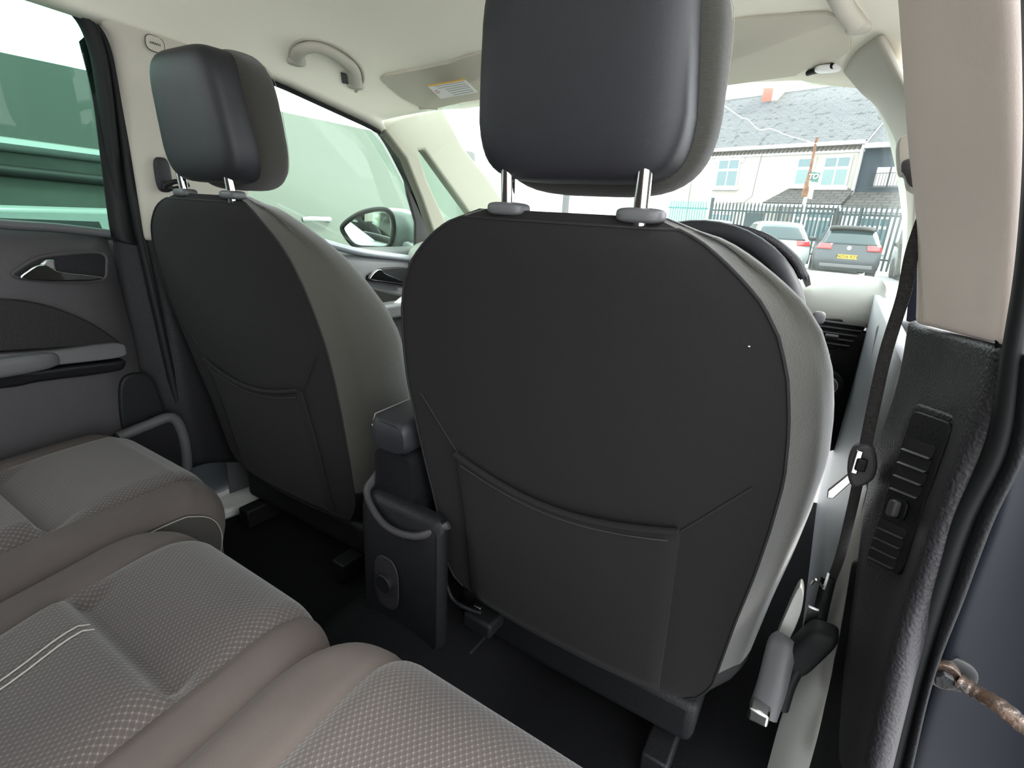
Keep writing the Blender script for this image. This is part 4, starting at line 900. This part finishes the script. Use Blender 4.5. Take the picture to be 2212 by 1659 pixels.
# ---- parked cars
M_cw = mat('white_car_paint', (.30, .315, .32), .2, coat=.3); M_cg = mat('grey_car_paint', (.022, .026, .031), .3, .3, coat=.2); M_cb = mat('light_blue_car_paint', (.14, .25, .27), .25, .3, coat=.5)
M_cglass = mat('car_window', (.010, .024, .027), .1); M_tail = mat('tail_lamp', (.40, .012, .015), .2, coat=.5); M_yel = mat('yellow_plate', (.55, .30, .01), .5); M_tyre = mat('tyre', (.02, .02, .02), .8)
def car(name_label, pos, head, m, w=1.70, h=1.46, L=3.95, plate=None, spoiler=False, hatch=None, grp='parked cars by the fence'):
    t = thing('parked_car', name_label, 'car', pos, grp)
    R_ = Matrix.Rotation(head, 4, 'Z'); hw = w/2
    prof = [(.06, .22), (0, .32), (-.03, .50), (0, .68), (.05, .84), (.10, .98), (.18, 1.10), (.34, 1.30), (.48, h-.06), (.62, h-.01), (1.2, h+.01), (1.9, h-.02), (2.25, h-.10), (2.75, 1.12), (3.05, .98), (3.6, .88), (3.85, .74), (3.95, .55), (3.93, .30), (3.85, .22)]
    prof = cr([Vector((0, a*L/3.95, b)) for a, b in prof], 3)
    def hwz(z): return interp([(.2, hw*.94), (.45, hw), (.80, hw*.985), (.98, hw*.93), (h, hw*.70), (h+.1, hw*.66)], z)
    def at_(u, p, push=0):
        w_ = hwz(p.z); bend = .10*abs(u)**3.5
        yc = p.y+bend*(1 if p.y < L/2 else -1)*(1 if p.y < .8 or p.y > 3.2 else .3)
        v = Vector((u*w_, yc-(push if p.y < 1 else -push*0), p.z+(-.035*abs(u)**3 if p.z > 1.0 else 0)))
        return v
    def X(v): return R_ @ v+Vector(pos)
    us = [-1, -.93, -.75, -.5, -.25, 0, .25, .5, .75, .93, 1]
    mb = MB().grid([[X(at_(u, p)) for u in us] for p in prof])
    for sg in (-1, 1):
        rows = []
        for p in prof:
            e = at_(sg, p); col = []
            for k in range(9):
                z = e.z+(.22-e.z)*k/8; col.append(X(Vector((sg*hwz(z)*(1.0 if k else 1), e.y, z))))
            rows.append(col)
        mb.grid(rows)
    mb.build('body', m, t)
    def idx(z): return min((p for p in prof if p.y < 1.0), key=lambda p: abs(p.z-z))
    # rear window, lights, plate
    zz = [.96, 1.03, 1.10, 1.17, 1.24, 1.31, h-.10]
    MB().grid([[X(at_(u*.86, idx(z) if False else Vector((0, interp([(p.z, p.y) for p in prof if p.y < .6 and p.z > .2], z), z)), .012)) for u in us] for z in zz]).build('rear_window', M_cglass, t, solid=.006)
    yz = lambda z: interp([(p.z, p.y) for p in prof if p.y < .6], z)
    for sg in (-1, 1):
        rows = [[X(at_(sg*u, Vector((0, yz(z), z)), .012)) for u in (.55, .68, .8, .9, .99)] for z in (.80, .84, .88, .92, .95)]
        MB().grid(rows).build('tail_lamp', M_tail, t, solid=.02)
        for yw in (.72, 3.2):
            c = Vector((sg*(hw-.10), yw*L/3.95, .31)); MB().cyl(X(c-Vector((sg*.10, 0, 0))), X(c+Vector((sg*.11, 0, 0))), .31, 24).build('wheel', M_tyre, t, bevel=.03)
        # side windows
        sw_ = [[(1.0, .72), (1.0, .62)], ]
        pr = [(.62, 1.02), (.80, h-.12), (1.3, h-.09), (2.1, h-.13), (2.75, 1.03)]
        MB().prism([X(Vector((sg*(hwz(z)+.006), y_*L/3.95, z))) for y_, z in pr], R_.to_3x3() @ Vector((-sg*.03, 0, 0))).build('side_windows', M_cglass, t, smooth=False)
        MB().blob(X(Vector((sg*(hw+.09), 2.55*L/3.95, 1.02))), (.2, .12, .14), .7).build('door_mirror', m if plate else M_cglass, t)
    MB().prism([X(at_(u, Vector((0, yz(.62), .62+dz)), .02)) for u, dz in ((-.3, -.055), (.3, -.055), (.3, .055), (-.3, .055))], R_.to_3x3() @ Vector((0, -.01, 0))).build('number_plate', M_yel, t, smooth=False)
    if plate:
        c = X(at_(0, Vector((0, yz(.62), .62)), .032)); text(plate, 'plate_lettering', M_rub, .11, frame(c, R_.to_3x3() @ Vector((1, 0, 0)), (0, 0, 1)), t, .002, .002)
        c = X(at_(0, Vector((0, yz(.86), .86)), .01)); b_ = R_.to_3x3() @ Vector((0, -1, 0))
        bd = MB().cyl(c, c+b_*.02, .055, 24).build('badge', M_chrome, t, bevel=.004)
        MB().prism([c+b_*.021+(R_.to_3x3() @ Vector((a, 0, b))) for a, b in ((-.03, .02), (0, .005), (.03, .02), (.012, -.01), (.02, -.03), (-.01, -.025))], b_*.003).build('badge_crest', M_gplas, bd, smooth=False)
    if spoiler: MB().grid([[X(at_(u*.95, Vector((0, yy, z)), 0)) for u in us] for yy, z in ((.52, h+.0), (.40, h-.02), (.28, h-.05), (.27, h-.07), (.42, h-.07))]).build('spoiler', M_rub, t, solid=.02)
    MB().box(X(Vector((0, -.03, .36))), (w*.8, .06, .10), R_.to_3x3()).build('bumper_strip', M_gplas if plate else m, t, bevel=.02)
    return t
car('dark grey hatchback with a yellow number plate, nearest the right edge', (.72, 18.0, GZ), math.radians(4), M_cg, plate='NO16 XZY', spoiler=True, w=1.64)
car('white hatchback parked left of the dark grey hatchback', (-1.12, 18.7, GZ), math.radians(15), M_cw, w=1.75, h=1.50, L=4.1)
car('pale blue car, mostly hidden behind the steering wheel', (-3.4, 19.7, GZ), math.radians(15), M_cb, w=1.70, h=1.46)
car('white car at the far right, only its flank showing past the screen pillar', (3.05, 17.2, GZ), math.radians(4), M_cw, w=1.7, h=1.45)

# ---- van alongside on the left
M_van = mat('van_paint', (.075, .082, .072), .35, coat=.2); M_vanl = mat('van_white_band', (.36, .38, .38), .35, coat=.3)
vn = thing('parked_van', 'large pale grey van parked close along the left side windows', 'van', (-2.6, 1, GZ))
rows = []
for y in (-2.5, -2.42, 0, .5, 1.2, 2.0, 2.8, 3.26, 3.36):
    e = .05 if y in (-2.5, 3.36) else 0
    rows.append([Vector((x-e, y, z)) for x, z in ((-1.80, -.10), (-1.77, .30), (-1.75, .62), (-1.77, .82), (-1.78, 1.0), (-1.79, 1.10), (-1.795, 1.25), (-1.80, 1.335), (-3.2, 1.37))])
MB().grid(rows).build('body_side', M_van, vn)
MB().prism([Vector(q) for q in ((-1.85, 3.36, -.1), (-1.85, 3.36, 1.33), (-3.2, 3.36, 1.40), (-3.2, 3.36, -.1))], (0, -.04, 0)).build('end_panel', M_van, vn, smooth=False)
MB().tube([(-1.775, -2.4, 1.10), (-1.775, .5, 1.065), (-1.775, 1.0, 1.05), (-1.78, 1.25, 1.04)], .045, 8, sy=.5).build('side_moulding', M_vanl, vn)
MB().tube([(-1.765, -2.4, 1.03), (-1.765, .5, .985), (-1.765, 1.0, .965), (-1.77, 1.25, .95)], .018, 8).build('side_strip', M_dplas, vn)
MB().tube([(-1.77, 1.78, .845), (-1.74, 1.80, .85), (-1.74, 1.92, .85), (-1.77, 1.94, .845)], .012, 8).build('door_handle', M_vanl, vn)
MB().box((-1.755, .2, .80), (.04, 1.5, .14)).build('sill_panel', M_vanl, vn, bevel=.02)
for yw in (-1.6, 2.3): MB().cyl((-1.95, yw, -.05), (-1.79, yw, -.05), .33, 28).build('wheel', M_tyre, vn, bevel=.03)
